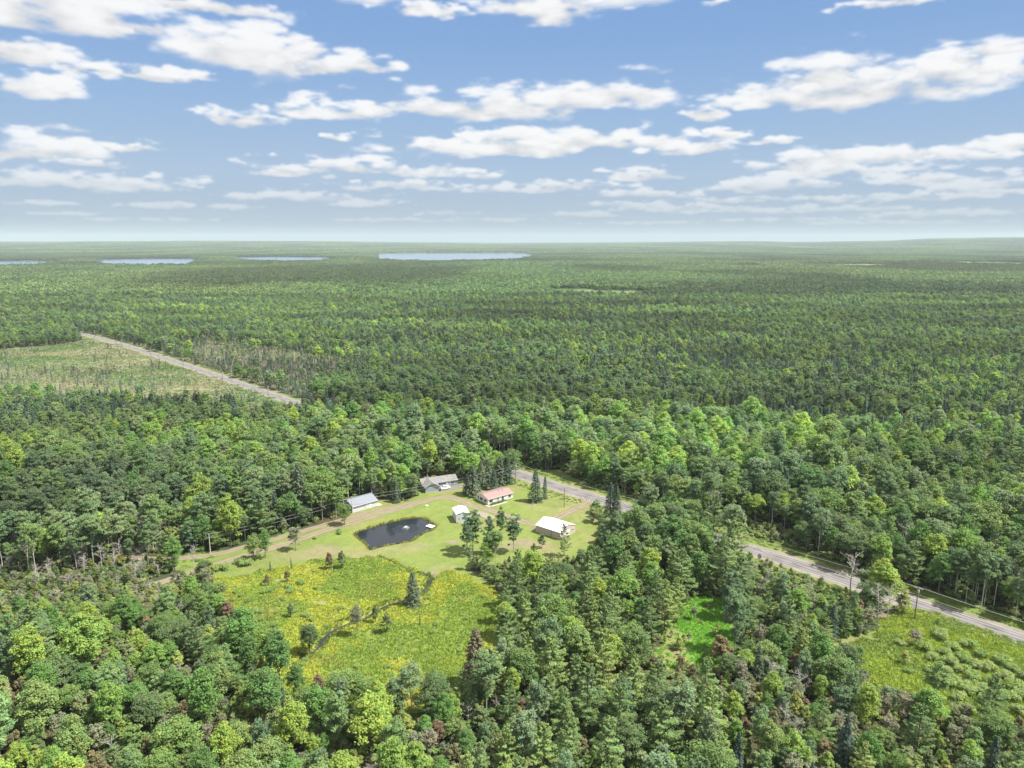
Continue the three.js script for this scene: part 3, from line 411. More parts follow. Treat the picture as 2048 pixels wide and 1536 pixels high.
// every builder makes a tree 1 unit of its own height H tall, crown and trunk apart; q is the level of detail
function broadleaf(seed, { H = 10, rad = 3.4, base = .24, clumps = 42, leaves = 95, size = .40, q = 1, spread = 1, taper = 0, airy = 0, rust = 0, trunk = .17 }) {
  const f = new Foliage(seed), t = new Foliage(seed + 1), r = f.r, cy = H * (1 + base) / 2, ry = H * (1 - base) / 2, ls = size / Math.sqrt(q), nL = Math.max(2, leaves * .62 * q), ends = [];
  clumps = Math.round(clumps * 1.7); const nC = q < .1 ? Math.ceil(clumps * .35) : clumps, per = Math.max(2, Math.round(nL * clumps / nC));
  for (let k = 0; k < nC; k++) {
    let d = f.ball(); if (d[1] < -.35 && r() < .7) d[1] = -d[1];
    const rr = (k < nC * .25 ? .2 + .4 * r() : .58 + .46 * r()), yy = d[1] * rr, w = 1 - taper * clamp((yy + 1) / 2), lob = .78 + .44 * noise(d[0] * 1.7 + seed, d[2] * 1.7 + d[1]);
    const c = [d[0] * rr * rad * w * lob, cy + yy * ry * (.9 + .2 * r()), d[2] * rr * rad * w * lob], cr = rad * (q < .1 ? .34 : .15 + .17 * r()) * spread * (1 - taper * .5 * clamp((yy + 1) / 2)), ct = vary(r, .16, .10);
    ends.push(c);
    for (let m = 0; m < per; m++) {
      const e = f.ball(); if (e[1] < -.3) e[1] *= -.6;
      const out = cr * (.45 + .75 * Math.sqrt(r())), x = c[0] + e[0] * out, y = c[1] + e[1] * out * .78, z = c[2] + e[2] * out, j = f.ball(), tg = f.ball();
      let tint = mul3(ct, vary(r, .22, .10)); if (rust && r() < rust) tint = mul3(tint, [1.2, .9, .95]);
      const s = ls * (.7 + .6 * r());
      f.leaf(x, y, z, tg[0], tg[1], tg[2], e[0] * .8 + j[0] * .7, e[1] * .8 + j[1] * .7 + .45, e[2] * .8 + j[2] * .7, s * 1.15, s * .85, tint);
    }
  }
  const bend = [(r() - .5) * .5, (r() - .5) * .5], top = cy + ry * .3;
  t.tube([[0, -.1, 0], [bend[0] * .4, top * .4, bend[1] * .4], [bend[0], top * .75, bend[1]], [bend[0] * .6, top, bend[1] * .6]], [trunk, trunk * .8, trunk * .55, trunk * .2], q < .5 ? 5 : 7);
  if (q > .2) for (let k = 0; k < 9; k++) { const e = ends[Math.floor(r() * ends.length)], y0 = H * (base * .8 + .25 * r()); t.tube([[bend[0] * .6, y0, bend[1] * .6], [e[0] * .45, y0 + (e[1] - y0) * .55, e[2] * .45], [e[0] * .9, e[1], e[2] * .9]], [trunk * .45, trunk * .3, .03], 5); }
  return { crown: f.done(), trunk: t.done(), H };
}
function pine(seed, { H = 16, rad = 4.3, q = 1, base = .16 }) {
  const f = new Foliage(seed), t = new Foliage(seed + 1), r = f.r, n = Math.round(q > .5 ? 64 : q > .1 ? 44 : 20), per = Math.max(4, Math.round(84 * q * 80 / n)), sz = 1 / Math.sqrt(Math.max(q, .02)), s = Math.min(sz, 3.2);
  const wb = (r() - .5) * .6;
  for (let k = 0; k < n; k++) {
    const h = base + (1 - base) * (k + r() * .9) / n, prof = Math.pow(1 - h, .62) * (h < .35 ? .78 + .6 * (h - base) : 1), L = rad * clamp(prof * 1.2 * (.5 + .7 * r()), .1, 1.4) + .25, a = k * 2.4 + r() * 1.2, ca = Math.cos(a), sa = Math.sin(a), rise = .12 + .28 * r() + (h > .8 ? .5 : 0), y0 = h * H, ct = vary(r, .15, .07);
    for (let m = 0; m < per; m++) {
      const u = .22 + .78 * Math.sqrt(r()), side = (r() - .5) * 2 * L * .26 * (1.15 - .5 * u), d = u * L, lift = rise * d * u * .8, j = f.ball();
      const x = ca * d - sa * side + wb * h, z = sa * d + ca * side, y = y0 + lift + (r() - .35) * .34 - Math.abs(side) * .08;
      const sg = Math.sign(side) * .7, tx = ca - sa * sg + j[0] * .35, tz = sa + ca * sg + j[2] * .35, ln = .62 * s * (.7 + .6 * r());
      f.leaf(x, y, z, tx, .25 + j[1] * .3, tz, j[0] * .45 + ca * .15, 1 + j[1] * .3, j[2] * .45 + sa * .15, ln, ln * (.30 + .12 * r()), mul3(ct, vary(r, .2, .08)));
    }
    if (q > .5 && k % 2 === 0) t.tube([[wb * h, y0, 0], [ca * L * .5 + wb * h, y0 + rise * L * .2, sa * L * .5], [ca * L * .9 + wb * h, y0 + rise * L * .6, sa * L * .9]], [.06, .045, .02], 4);
  }
  t.tube([[0, -.1, 0], [wb * .5, H * .5, 0], [wb, H * .98, 0]], [.24, .15, .03], 7);
  return { crown: f.done(), trunk: t.done(), H };
}
function spruce(seed, { H = 13, rad = 2.6, q = 1, base = .04, thin = 1, droop = .28 }) {
  const f = new Foliage(seed), t = new Foliage(seed + 1), r = f.r, n = Math.round((q > .5 ? 190 : q > .1 ? 80 : 30) * thin), per = Math.max(2, Math.round(19 * q * 190 / n)), s = Math.min(3, 1 / Math.sqrt(Math.max(q, .03)));
  for (let k = 0; k < n; k++) {
    const h = base + (1 - base) * (k + r()) / n, L = rad * Math.pow(1 - h, .72) * (.72 + .5 * r()) + .14, a = k * 2.4 + r() * .9, ca = Math.cos(a), sa = Math.sin(a), y0 = h * H, ct = vary(r, .14, .06);
    for (let m = 0; m < per; m++) {
      const u = .15 + .85 * Math.sqrt(r()), d = u * L, side = (r() - .5) * L * .5 * (1.1 - .6 * u), j = f.ball(), ln = .5 * s * (.7 + .6 * r());
      f.leaf(ca * d - sa * side, y0 - droop * d + (r() - .5) * .18, sa * d + ca * side, ca + j[0] * .5, -.25 + j[1] * .3, sa + j[2] * .5, ca * .5 + j[0] * .5, .9 + j[1] * .3, sa * .5 + j[2] * .5, ln, ln * .42, mul3(ct, vary(r, .2, .06)));
    }
  }
  t.tube([[0, -.1, 0], [0, H * .5, 0], [0, H * .99, 0]], [.2, .12, .02], 6);
  return { crown: f.done(), trunk: t.done(), H };
}
function deadTree(seed, { H = 9, q = 1 }) {
  const t = new Foliage(seed), r = t.r;
  const grow = (x, y, z, dx, dy, dz, len, rad, deep) => {
    const n = 3, pts = [[x, y, z]], rs = [rad]; for (let k = 1; k <= n; k++) { dx += (r() - .5) * .35; dz += (r() - .5) * .35; dy += (r() - .4) * .2; const l = Math.hypot(dx, dy, dz); x += dx / l * len / n; y += dy / l * len / n; z += dz / l * len / n; pts.push([x, y, z]); rs.push(rad * (1 - .6 * k / n)); }
    t.tube(pts, rs, deep > 1 ? 3 : 5);
    if (deep < (q > .5 ? 3 : 2)) { const m = deep === 0 ? 11 : 4; for (let k = 0; k < m; k++) { const u = deep === 0 ? .35 + .65 * k / m : .3 + .7 * r(), p = pts[Math.min(n, Math.max(1, Math.round(u * n)))], a = r() * 6.28, up = .25 + .6 * r(); const base = deep === 0 ? [0, H * .92 * u, 0] : p; grow(deep === 0 ? p[0] * u : p[0], deep === 0 ? base[1] : p[1], deep === 0 ? p[2] * u : p[2], Math.cos(a), up, Math.sin(a), len * (deep === 0 ? .30 * (1.25 - u * .7) : .5), Math.max(.022, rad * .4), deep + 1); } }
  };
  grow(0, -.1, 0, 0, 1, 0, H, .14, 0);
  return { crown: null, trunk: t.done(), H };
}
function shrub(seed, { H = 2.2, rad = 1.9, q = 1, n = 16, leaves = 70, size = .26 }) {
  const f = new Foliage(seed), t = new Foliage(seed + 1), r = f.r, ls = size / Math.sqrt(q);
  for (let k = 0; k < n; k++) {
    const a = r() * 6.28, d = Math.sqrt(r()) * rad * .72, top = H * (.45 + .4 * (1 - (d / rad) ** 2)) * (.85 + .3 * r()), cr = rad * (.26 + .16 * r()), c = [Math.cos(a) * d, top * .72, Math.sin(a) * d], ct = vary(r, .14, .08);
    t.tube([[0, 0, 0], [c[0] * .6, c[1] * .6, c[2] * .6], c], [.05, .035, .015], 4);
    for (let m = 0; m < leaves * q; m++) { const e = f.ball(), j = f.ball(); if (e[1] < -.5) e[1] = -e[1]; const o = cr * (.65 + .4 * r()), s = ls * (.7 + .6 * r()); f.leaf(c[0] + e[0] * o, Math.max(.06, c[1] + e[1] * o * .95), c[2] + e[2] * o, e[0] + j[0], e[1] + .8, e[2] + j[2], e[0] + j[0] * .6, e[1] + .5 + j[1] * .5, e[2] + j[2] * .6, s * 1.35, s * .6, mul3(ct, vary(r, .2, .08))); }
  }
  return { crown: f.done(), trunk: t.done(), H };
}
// species: builder, its variants, tones of its foliage (base colours), bark
const S = {
  white_pine: { make: (s, q) => pine(s, { H: 18, rad: 5.6, q }), tones: [[.184, .279, .092], [.247, .347, .106], [.153, .237, .085], [.284, .368, .110], [.210, .313, .110]], bark: [.11, .085, .065], variants: 4, noun: 'white pine', words: ['bluish-green', 'light green', 'dark green', 'pale green', 'blue-green'], category: 'pine tree' },
  maple_tree: { make: (s, q) => broadleaf(s, { H: 15, rad: 4.6, taper: .35, base: .2, clumps: 72, leaves: 95, size: .40, q, rust: s % 3 === 0 ? .04 : 0, trunk: .24 }), tones: [[.202, .346, .076], [.152, .290, .071], [.254, .386, .085], [.131, .243, .068], [.223, .322, .102], [.292, .403, .076]], bark: [.14, .12, .10], variants: 5, noun: 'maple', words: ['bright green', 'mid-green', 'yellow-green', 'dark green', 'olive green', 'lime green'], category: 'maple tree' },
  oak_tree: { make: (s, q) => broadleaf(s, { H: 13, rad: 5, base: .18, clumps: 78, spread: .9, size: .40, q, trunk: .28 }), tones: [[.158, .248, .076], [.188, .294, .080], [.138, .209, .080], [.226, .317, .100]], bark: [.09, .075, .06], variants: 4, noun: 'broad oak', words: ['dark green', 'green', 'dull dark', 'mid-green'], category: 'oak tree' },
  aspen_tree: { make: (s, q) => broadleaf(s, { H: 17, rad: 2.9, base: .42, clumps: 42, leaves: 95, size: .36, q, spread: 1.15, trunk: .13 }), tones: [[.178, .268, .111], [.220, .301, .139], [.144, .227, .101], [.203, .310, .101]], bark: [.48, .46, .40], variants: 4, noun: 'pale-trunked aspen', words: ['green', 'pale green', 'dark green', 'bright green'], category: 'aspen tree' },
  poplar_tree: { make: (s, q) => broadleaf(s, { H: 14, rad: 2.5, base: .12, clumps: 46, leaves: 95, size: .36, q, spread: 1.15, trunk: .13 }), tones: [[.166, .260, .120], [.206, .293, .149], [.135, .221, .109], [.190, .300, .109]], bark: [.24, .22, .19], variants: 4, noun: 'leafy poplar', words: ['green', 'pale green', 'dark green', 'bright green'], category: 'poplar tree' },
  spruce_tree: { make: (s, q) => spruce(s, { H: 13, rad: 2.5, q }), tones: [[.091, .146, .098], [.110, .179, .116], [.081, .132, .103], [.142, .188, .116]], bark: [.09, .07, .055], variants: 4, noun: 'pointed spruce', words: ['dark', 'green', 'blackish', 'olive'], category: 'spruce tree' },
  rusty_tree: { make: (s, q) => broadleaf(s, { H: 8, rad: 2.6, taper: .5, base: .1, clumps: 40, leaves: 90, size: .33, q, rust: .28, trunk: .1 }), tones: [[.206, .200, .094], [.216, .165, .105], [.185, .200, .094], [.237, .210, .105]], bark: [.16, .13, .11], variants: 3, noun: 'leafy tree', words: ['olive-brown', 'reddish-brown', 'brownish green', 'tan'], category: 'tree' },
  young_tree: { make: (s, q) => broadleaf(s, { H: 7.5, rad: 2.5, taper: .45, base: .06, clumps: 40, leaves: 90, size: .31, q, trunk: .09 }), tones: [[.251, .346, .085], [.302, .360, .092], [.184, .284, .085], [.235, .284, .120], [.335, .367, .102], [.169, .230, .092]], bark: [.16, .14, .11], variants: 4, noun: 'young leafy tree', words: ['bright green', 'yellow-green', 'green', 'greyish green', 'lime green', 'dark green'], category: 'tree' },
  grey_tree: { make: (s, q) => broadleaf(s, { H: 9, rad: 2.7, taper: .3, base: .2, clumps: 46, leaves: 50, size: .29, q, spread: .85, trunk: .12 }), tones: [[.263, .285, .171], [.221, .250, .154], [.283, .280, .187]], bark: [.34, .32, .29], variants: 3, noun: 'sparse half-bare tree', words: ['grey-green', 'grey', 'tan-grey'], category: 'tree' },
  dead_tree: { make: (s, q) => deadTree(s, { H: 9, q }), tones: [[1, 1, 1]], bark: [.40, .37, .34], variants: 4, noun: 'leafless dead tree', words: ['grey'], category: 'dead tree' },
  willow_shrub: { make: (s, q) => shrub(s, { q }), tones: [[.275, .371, .112], [.247, .350, .093], [.293, .376, .131], [.209, .318, .084]], bark: [.2, .17, .12], variants: 4, noun: 'rounded willow bush', words: ['grey-green', 'pale green', 'pale grey', 'green'], category: 'bush' },
};
const leafMaterial = (c) => new THREE.MeshPhysicalMaterial({ color: c, vertexColors: true, roughness: .85, specularIntensity: .35, transmission: .36, thickness: 0, side: THREE.DoubleSide });
const white = RGB(1, 1, 1), sharedLeaf = leafMaterial(white), LOD = [1, .25, .022];
let seedAt = 1000;
for (const [name, s] of Object.entries(S)) {
  s.name = name; s.mats = s.tones.map((t) => leafMaterial(RGB(...t))); s.barkMat = mat(s.bark, .95);
  s.levels = LOD.slice(0, 2).map((q) => Array.from({ length: s.variants }, () => s.make(seedAt++, q)));
}
console.log('tree shapes done', (performance.now() / 1000).toFixed(1));

// ------------------------------------------------------------------ trees: where they stand
const Z = {
  pine: poly([[1000, 1225], [1050, 1195], [1130, 1182], [1200, 1172], [1260, 1165], [1400, 1165], [1480, 1150], [1500, 1200], [1475, 1340], [1460, 1500], [1400, 1800], [1010, 1800], [985, 1500], [1010, 1380], [1010, 1230]]),
  aspenRight: poly([[1195, 1108], [1240, 1092], [1310, 1088], [1400, 1110], [1420, 1128], [1400, 1165], [1260, 1165], [1200, 1150]]),
  roadPine: poly([[1290, 1068], [1340, 1078], [1455, 1118], [1475, 1150], [1420, 1140], [1400, 1105], [1310, 1085]]),
  front: poly([[960, 1150], [1030, 1125], [1080, 1115], [1175, 1100], [1185, 1070], [1195, 1045], [1285, 1042], [1290, 1068], [1310, 1088], [1240, 1092], [1195, 1108], [1200, 1172], [1130, 1182], [1050, 1195], [1000, 1225]]),
  scrubLeft: poly([[-500, 1175], [150, 1150], [340, 1160], [440, 1170], [520, 1310], [580, 1420], [650, 1470], [985, 1470], [1010, 1800], [-700, 1800]]),
  scrubRight: poly([[1460, 1130], [1560, 1150], [1740, 1205], [1800, 1240], [1700, 1300], [1720, 1390], [1900, 1460], [2500, 1500], [2700, 1800], [1400, 1800], [1460, 1500], [1475, 1340], [1500, 1200]]),
  lowLeft: poly([[-400, 1168], [-100, 1150], [150, 1142], [345, 1128], [430, 1165], [420, 1195], [300, 1222], [100, 1240], [-400, 1255]]),
  gladeFront: poly([[1285, 1315], [1340, 1300], [1470, 1325], [1475, 1405], [1380, 1420], [1280, 1400]]),
  aspenLeft: poly([[-300, 985], [120, 1000], [330, 1030], [345, 1095], [345, 1130], [150, 1148], [-400, 1165]]),
};
const trees = [];                                                        // [species, x, z, height, width factor, fixed label or null]
const put = (sp, u, v, h, w = 1, label = null, tone = null) => { const [x, z] = at(u, v); trees.push({ sp, x, z, h, w, label, tone, keep: true }); };
// those that can be told apart in the yard and the meadow
put('spruce_tree', 1071, 1003, 14.6, 1.35, 'big dark spruce standing alone on the lawn beside the pink-roofed house', 1);
put('spruce_tree', 1090, 997, 10.5, .8, 'slim ragged spruce beside the big lawn spruce', 1);
put('spruce_tree', 945, 990, 13.8, 1.75, 'wide greyish spruce at the driveway bend behind the pink-roofed house', 3);
put('spruce_tree', 934, 986, 9, 1.4, 'low spreading spruce at the foot of the wide greyish spruce', 2);
put('spruce_tree', 962, 978, 13.5, 1.3, 'tall spruce in the row behind the pink-roofed house', 3); put('spruce_tree', 976, 972, 13, 1.2, 'tall spruce in the row behind the pink-roofed house', 3); put('spruce_tree', 1000, 970, 13.8, 1.3, 'tall spruce in the row behind the pink-roofed house', 3); put('spruce_tree', 1016, 968, 13, 1.15, 'tall spruce in the row behind the pink-roofed house', 1); put('spruce_tree', 988, 980, 10, 1.3, 'tall spruce in the row behind the pink-roofed house', 1);
put('spruce_tree', 1220, 1036, 15.2, 1.25, 'tall dark spruce at the roadside beyond the pole barn', 0); put('spruce_tree', 1233, 1038, 14, 1.1, 'tall dark spruce at the roadside beyond the pole barn', 0);
put('young_tree', 1192, 1026, 5.5, 1.5, 'round leafy tree at the mouth of the driveway', 2); put('young_tree', 1186, 1044, 6, 1.4, 'round leafy tree between pole barn and roadside spruces', 3);
put('poplar_tree', 946, 1102, 15.6, 1.15, 'dense leafy poplar in front of the silver shed', 2); put('poplar_tree', 978, 1110, 15.2, .7, 'thin airy poplar beside the dense leafy ones', 0); put('aspen_tree', 1004, 1109, 17.4, .62, 'tallest aspen with a long bare leaning trunk near the pole barn', 2); put('poplar_tree', 1027, 1104, 14.2, 1.0, 'full round-crowned poplar nearest the pole barn', 2); put('poplar_tree', 934, 1112, 13, .85, 'dense leafy poplar in front of the silver shed', 2);
put('young_tree', 1084, 1096, 5.6, .9, 'small dark tree in front of the pole barn', 5); put('white_pine', 1128, 1112, 12, .75, 'slender pine right in front of the pole barn', 2); put('young_tree', 1068, 1124, 7, .7, 'slim young tree on the bare earth near the barn', 2);
put('spruce_tree', 793, 1004, 9.6, 1.3, 'spruce on the lawn edge right of the steel-roofed garage', 3); put('oak_tree', 689, 1050, 9, .75, 'leafy dark tree in front of the steel-roofed garage', 1);
put('grey_tree', 591, 1100, 9, 1.15, 'grey-green tree between driveway and dirt track', 1); put('oak_tree', 509, 1122, 9.6, .72, 'leafy tree of the pair beside the driveway', 3); put('maple_tree', 531, 1116, 9.8, .85, 'bright tree of the pair beside the driveway', 1); put('willow_shrub', 488, 1128, 2.6, 1.6, 'low wide bush beside the driveway', 3); put('willow_shrub', 440, 1140, 2.4, 1.6, 'low wide bush beside the driveway', 3); put('maple_tree', 350, 1143, 12, .9, 'leafy tree where the dirt track meets the driveway', 1); put('dead_tree', 388, 1135, 8.5, .9, 'dead grey tree beside the leafy tree at the track'); put('grey_tree', 415, 1178, 7.5, 1, 'sparse grey tree at the meadow corner', 0);
put('rusty_tree', 659, 1139, 6.3, .75, 'small dark-red tree at the top of the meadow', 1); put('young_tree', 685, 1137, 6.5, .85, 'small round tree beside the dark-red one on the meadow', 5); put('spruce_tree', 583, 1140, 4.6, .5, 'thin little conifer on the upper meadow', 3); put('spruce_tree', 541, 1142, 3.8, .7, 'thin little conifer on the upper meadow', 3); put('rusty_tree', 575, 1164, 4.3, .9, 'scruffy brownish bush on the upper meadow', 0); put('rusty_tree', 535, 1170, 3.6, 1, 'scruffy brownish bush on the upper meadow', 3);
put('spruce_tree', 826, 1210, 11, 1.5, 'lone dark conifer beside the stream in the meadow', 3); put('grey_tree', 713, 1272, 9.6, .85, 'airy half-bare tree on the stream bank', 1); put('young_tree', 751, 1246, 6, .6, 'slim tree on the stream bank', 5); put('young_tree', 774, 1266, 6.4, .8, 'bushy tree beside the stream in the meadow', 5); put('spruce_tree', 840, 1250, 4, .5, 'tiny lone conifer in the middle of the meadow', 1); put('oak_tree', 620, 1306, 9.2, .7, 'dark leafy tree at the lower end of the stream', 2); put('young_tree', 582, 1235, 4.6, .8, 'slim dark tree on the left meadow', 5); put('rusty_tree', 457, 1252, 8, .9, 'brown tree at the meadow edge', 1); put('maple_tree', 502, 1354, 11, .95, 'tall leafy tree at the lower left of the meadow', 3); put('aspen_tree', 555, 1351, 13, .9, 'airy thin-trunked tree at the lower left of the meadow', 0); put('maple_tree', 594, 1404, 10, .75, 'leafy tree with reddish tips at the lower meadow edge', 3); put('oak_tree', 690, 1428, 10.5, 1.15, 'broad round oak at the lower end of the meadow', 1); put('oak_tree', 735, 1432, 9.5, 1, 'broad round oak at the lower end of the meadow', 1); put('rusty_tree', 640, 1400, 7, .9, 'reddish tree left of the broad oaks below the meadow', 1);
put('spruce_tree', 952, 1372, 16, 1.5, 'tall brownish dying conifer at the right edge of the meadow', null); put('white_pine', 925, 1436, 12.5, .85, 'blue-green pine below the brownish conifer', 4); put('white_pine', 1030, 1215, 15, .9); put('white_pine', 1035, 1180, 14, .8); put('white_pine', 1050, 1290, 16, .9); put('white_pine', 1010, 1345, 13, .8); put('oak_tree', 870, 1400, 8, .8, 'dark tree at the lower right of the meadow', 1);
put('young_tree', 1370, 1216, 6, .7, 'small tree with a visible trunk at the top of the bright glade', 5); put('rusty_tree', 1440, 1330, 8.5, 1.2, 'rust-coloured tree below the bright glade', 3); put('maple_tree', 1026, 1420, 11, .7, 'brilliant light green maple among the dark pines', 5);
put('grey_tree', 1830, 1290, 4.6, 1.6, 'big grey bush at the top of the willow field', 2); put('grey_tree', 1735, 1262, 7, 1.2, 'grey tree beside the sandy trail', 0); put('aspen_tree', 1702, 1262, 12.5, .6, 'white-trunked bare-limbed birch near the road', 1); put('dead_tree', 1755, 1250, 12, 1, 'tall pale dead tree beside the road'); put('dead_tree', 1775, 1240, 11, .9, 'tall pale dead tree beside the road'); put('dead_tree', 1600, 1400, 8, 1.1); put('dead_tree', 1690, 1420, 8, 1.2); put('spruce_tree', 1668, 1420, 7.5, .7); put('spruce_tree', 1684, 1424, 7.8, .7); put('spruce_tree', 1722, 1425, 7.5, .7); put('dead_tree', 225, 1535, 7, 1);
for (const [u, v, s] of [[1905, 1300, 1], [1880, 1275, 1.2], [1925, 1322, 1], [1890, 1310, .9], [1900, 1330, 1], [1935, 1295, 1.1], [1960, 1312, .9], [1975, 1340, 1], [1880, 1360, 1.1], [1900, 1370, 1.2], [1925, 1345, 1], [1945, 1360, 1], [1960, 1385, 1.1], [1985, 1370, 1], [2010, 1360, 1], [2030, 1380, 1.2], [1995, 1395, 1.1], [2020, 1400, 1], [1935, 1385, 1], [1970, 1405, .9], [1850, 1300, 1], [1865, 1320, .9], [2000, 1325, 1.1], [2025, 1340, .8], [2045, 1395, 1.1], [1915, 1400, .9], [1890, 1345, .8], [1950, 1335, .9], [2040, 1430, 1], [1985, 1430, .9], [1930, 1425, 1], [1860, 1345, .7], [1815, 1345, .6], [1800, 1290, .7]]) put('willow_shrub', u, v, 2.5 * s, 1.1);
for (let k = 0; k < 46; k++) { const u = 440 + R() * 180, v = 1165 + R() * 90; put('willow_shrub', u, v, .8 + R() * .9, 1.1, 'low bush on the meadow between driveway and stream', R() < .5 ? 3 : 1); }
for (let k = 0; k < 60; k++) { const u = 590 + R() * 380, v = 1175 + R() * 190, [x, z] = at(u, v); if (lineDist(STREAM, x, z) > 2 && inside(MEADOW, x, z)) put('willow_shrub', u, v, .45 + R() * .7, 1.3, 'knee-high green clump in the lower meadow grass', R() < .7 ? 3 : 1); }
for (let k = 0; k < 16; k++) { const u = 380 + R() * 300, v = 1112 + (680 - u) * .02 - (u - 380) * .17 + R() * 8; const [x, z] = at(u, v); if (lineDist(DRIVE, x, z) > 3 && lineDist(TRACK, x, z) > 2.6) put('willow_shrub', u, v, .9 + R() * .7, 1.2, 'low bush on the strip between driveway and track', 3); }

const pick = (r, list) => { let s = 0; for (const [, w] of list) s += w; let k = r * s; for (const [n, w] of list) if ((k -= w) <= 0) return n; return list[0][0]; };
const buildings = [[-7.4, -294, 11], [-31, -307, 15], [-64, -286, 9], [-19, -271, 7], [17, -258, 9], [-57, -287, 9]];
let filling = false;                                                     // true while the gaps between the tall trees are filled
function site(x, z) {                                                    // null where nothing grows, else [species list, size factor, share kept]
  if (Math.abs(x) < 800 && z > -868) { const rd = lineDist(ROAD, x, z), s = roadSide(x, z); if (rd < (s > 0 ? (z < -440 ? 17 : 8) : z < -440 ? 9 : 11.5)) return null; }
  if (x > -200 && x < 100 && z > -370 && z < -140 && inside(YARD, x, z)) return null;
  for (const [bx, bz, r] of buildings) if ((x - bx) ** 2 + (z - bz) ** 2 < r * r * .7) return null;
  if (lineDist(DRIVE, x, z) < 4 || lineDist(TRACK, x, z) < 3.5 || lineDist(TRAIL, x, z) < 2.2) return null;
  { const ax = x, az = z; x += (fbm(ax / 9, az / 9, 3) - .5) * 11; z += (fbm(ax / 9 + 60, az / 9, 3) - .5) * 11; }
  if (inside(GLADE, x, z)) return R() < .06 ? [[['young_tree', 2], ['grey_tree', 1]], .45, 1] : null;
  if (inside(FIELD, x, z)) return R() < .02 ? [[['young_tree', 2], ['willow_shrub', 1]], .45, 1] : null;
  if (z < -420 && x < 0) {
    if (inside(MARSH, x, z)) { const e = fbm(x / 30, z / 18, 3); return e > .58 ? [[['dead_tree', 2.4], ['grey_tree', 3], ['willow_shrub', 4], ['spruce_tree', 1]], .42, .5] : e > .5 ? [[['willow_shrub', 4], ['dead_tree', 1.4]], .5, .25] : null; }
    if (inside(BOG, x + (fbm(x / 45, z / 45, 3) - .5) * 110, z + (fbm(x / 45 + 9, z / 45, 3) - .5) * 90)) return [[['grey_tree', 6], ['dead_tree', 3.2], ['spruce_tree', 3.4], ['young_tree', 2], ['aspen_tree', .5]], .52, .8];
  }
  if (inside(Z.front, x, z)) return [[['young_tree', 4], ['maple_tree', 2], ['white_pine', 2], ['grey_tree', 1], ['aspen_tree', .3]], .38, .75];
  if (inside(Z.gladeFront, x, z)) return [[['young_tree', 3], ['rusty_tree', 1], ['grey_tree', 1], ['willow_shrub', 1]], .45, .6];
  if (inside(Z.pine, x, z)) return filling ? [[['young_tree', 4], ['maple_tree', 2], ['rusty_tree', .8], ['grey_tree', .8], ['willow_shrub', 1], ['white_pine', 1]], .8, .5] : [[['white_pine', 7], ['maple_tree', 1.6], ['oak_tree', 1.4], ['poplar_tree', .5]], lerp(.7, 1.12, fbm(x / 16 + 4, z / 16, 2)), 1];
  if (inside(Z.roadPine, x, z)) return [[['white_pine', 6], ['spruce_tree', 2], ['aspen_tree', 1]], 1, 1];
  if (inside(Z.aspenRight, x, z)) return [[['aspen_tree', 7], ['maple_tree', 1.5], ['white_pine', 1]], .92, 1];
  if (inside(Z.aspenLeft, x, z)) { return [[['aspen_tree', 7], ['maple_tree', 2], ['dead_tree', z > at(0, 1060)[1] ? 2.2 : .3], ['young_tree', z > at(0, 1085)[1] ? 3 : .4]], 1.0, 1]; }
  if (inside(Z.lowLeft, x, z)) return [[['young_tree', 5], ['willow_shrub', 2], ['dead_tree', 1.2], ['grey_tree', 1.5]], .5, .9];
  if (inside(Z.scrubLeft, x, z)) { const e = fbm(x / 34, z / 34, 3); return [[['young_tree', 5], ['rusty_tree', 1.5 * smooth(.4, .65, e) + .3], ['maple_tree', 4.6], ['oak_tree', 2.4], ['grey_tree', 1], ['white_pine', .9], ['poplar_tree', .8], ['dead_tree', .15]], z > -175 ? .86 : .66, 1]; }
  if (x > 80 && x < 106 && lineDist(ROAD, x, z) < 24) return [[['young_tree', 3], ['willow_shrub', 4], ['grey_tree', 1]], .38, .8];
  if (inside(Z.scrubRight, x, z)) return [[['young_tree', 5], ['grey_tree', 3.2], ['rusty_tree', 1.4], ['white_pine', 2], ['maple_tree', 3], ['spruce_tree', .9], ['dead_tree', .8], ['oak_tree', 1.4], ['poplar_tree', 1]], .72, 1];
  const con = fbm(x / 130 + 7, z / 60, 4), asp = fbm(x / 160 + 50, z / 70 + 20, 3), dist = Math.hypot(x, z), far = smooth(360, 560, dist), dark = smooth(.48, .6, con), pale = smooth(.52, .6, asp);
  return [[['maple_tree', 7 - 3 * far], ['oak_tree', 3.2], ['aspen_tree', 1 + 6 * pale], ['poplar_tree', .8 + far], ['spruce_tree', .35 + far * (1.6 + 13 * dark)], ['white_pine', .8 + 1.2 * dark], ['young_tree', .6 + 1.6 * far], ['grey_tree', far * (.6 + 4 * pale)], ['rusty_tree', far * .4], ['dead_tree', .18 + far * .5]], lerp(1.02, .74, far) * (.68 + .64 * fbm(x / 60 + 11, z / 40, 3)), 1];
}
const natural = { white_pine: 18, maple_tree: 15, oak_tree: 13, aspen_tree: 17, poplar_tree: 14, spruce_tree: 13, rusty_tree: 8, young_tree: 7.5, grey_tree: 9, dead_tree: 9, willow_shrub: 2.2 };
const reach = { white_pine: .35, maple_tree: .31, oak_tree: .38, aspen_tree: .17, poplar_tree: .18, spruce_tree: .19, rusty_tree: .33, young_tree: .33, grey_tree: .3, dead_tree: .14, willow_shrub: .85 };   // crown radius per metre of height
const span = { white_pine: [12, 21], maple_tree: [10, 18.5], oak_tree: [9, 16], aspen_tree: [12, 20], poplar_tree: [12, 18], spruce_tree: [9, 18], rusty_tree: [5, 10], young_tree: [4.5, 9], grey_tree: [5.5, 11], dead_tree: [7, 13], willow_shrub: [1.5, 3] };
const cells = new Map(), CELL = 7, cellKey = (i, j) => i * 65536 + j;
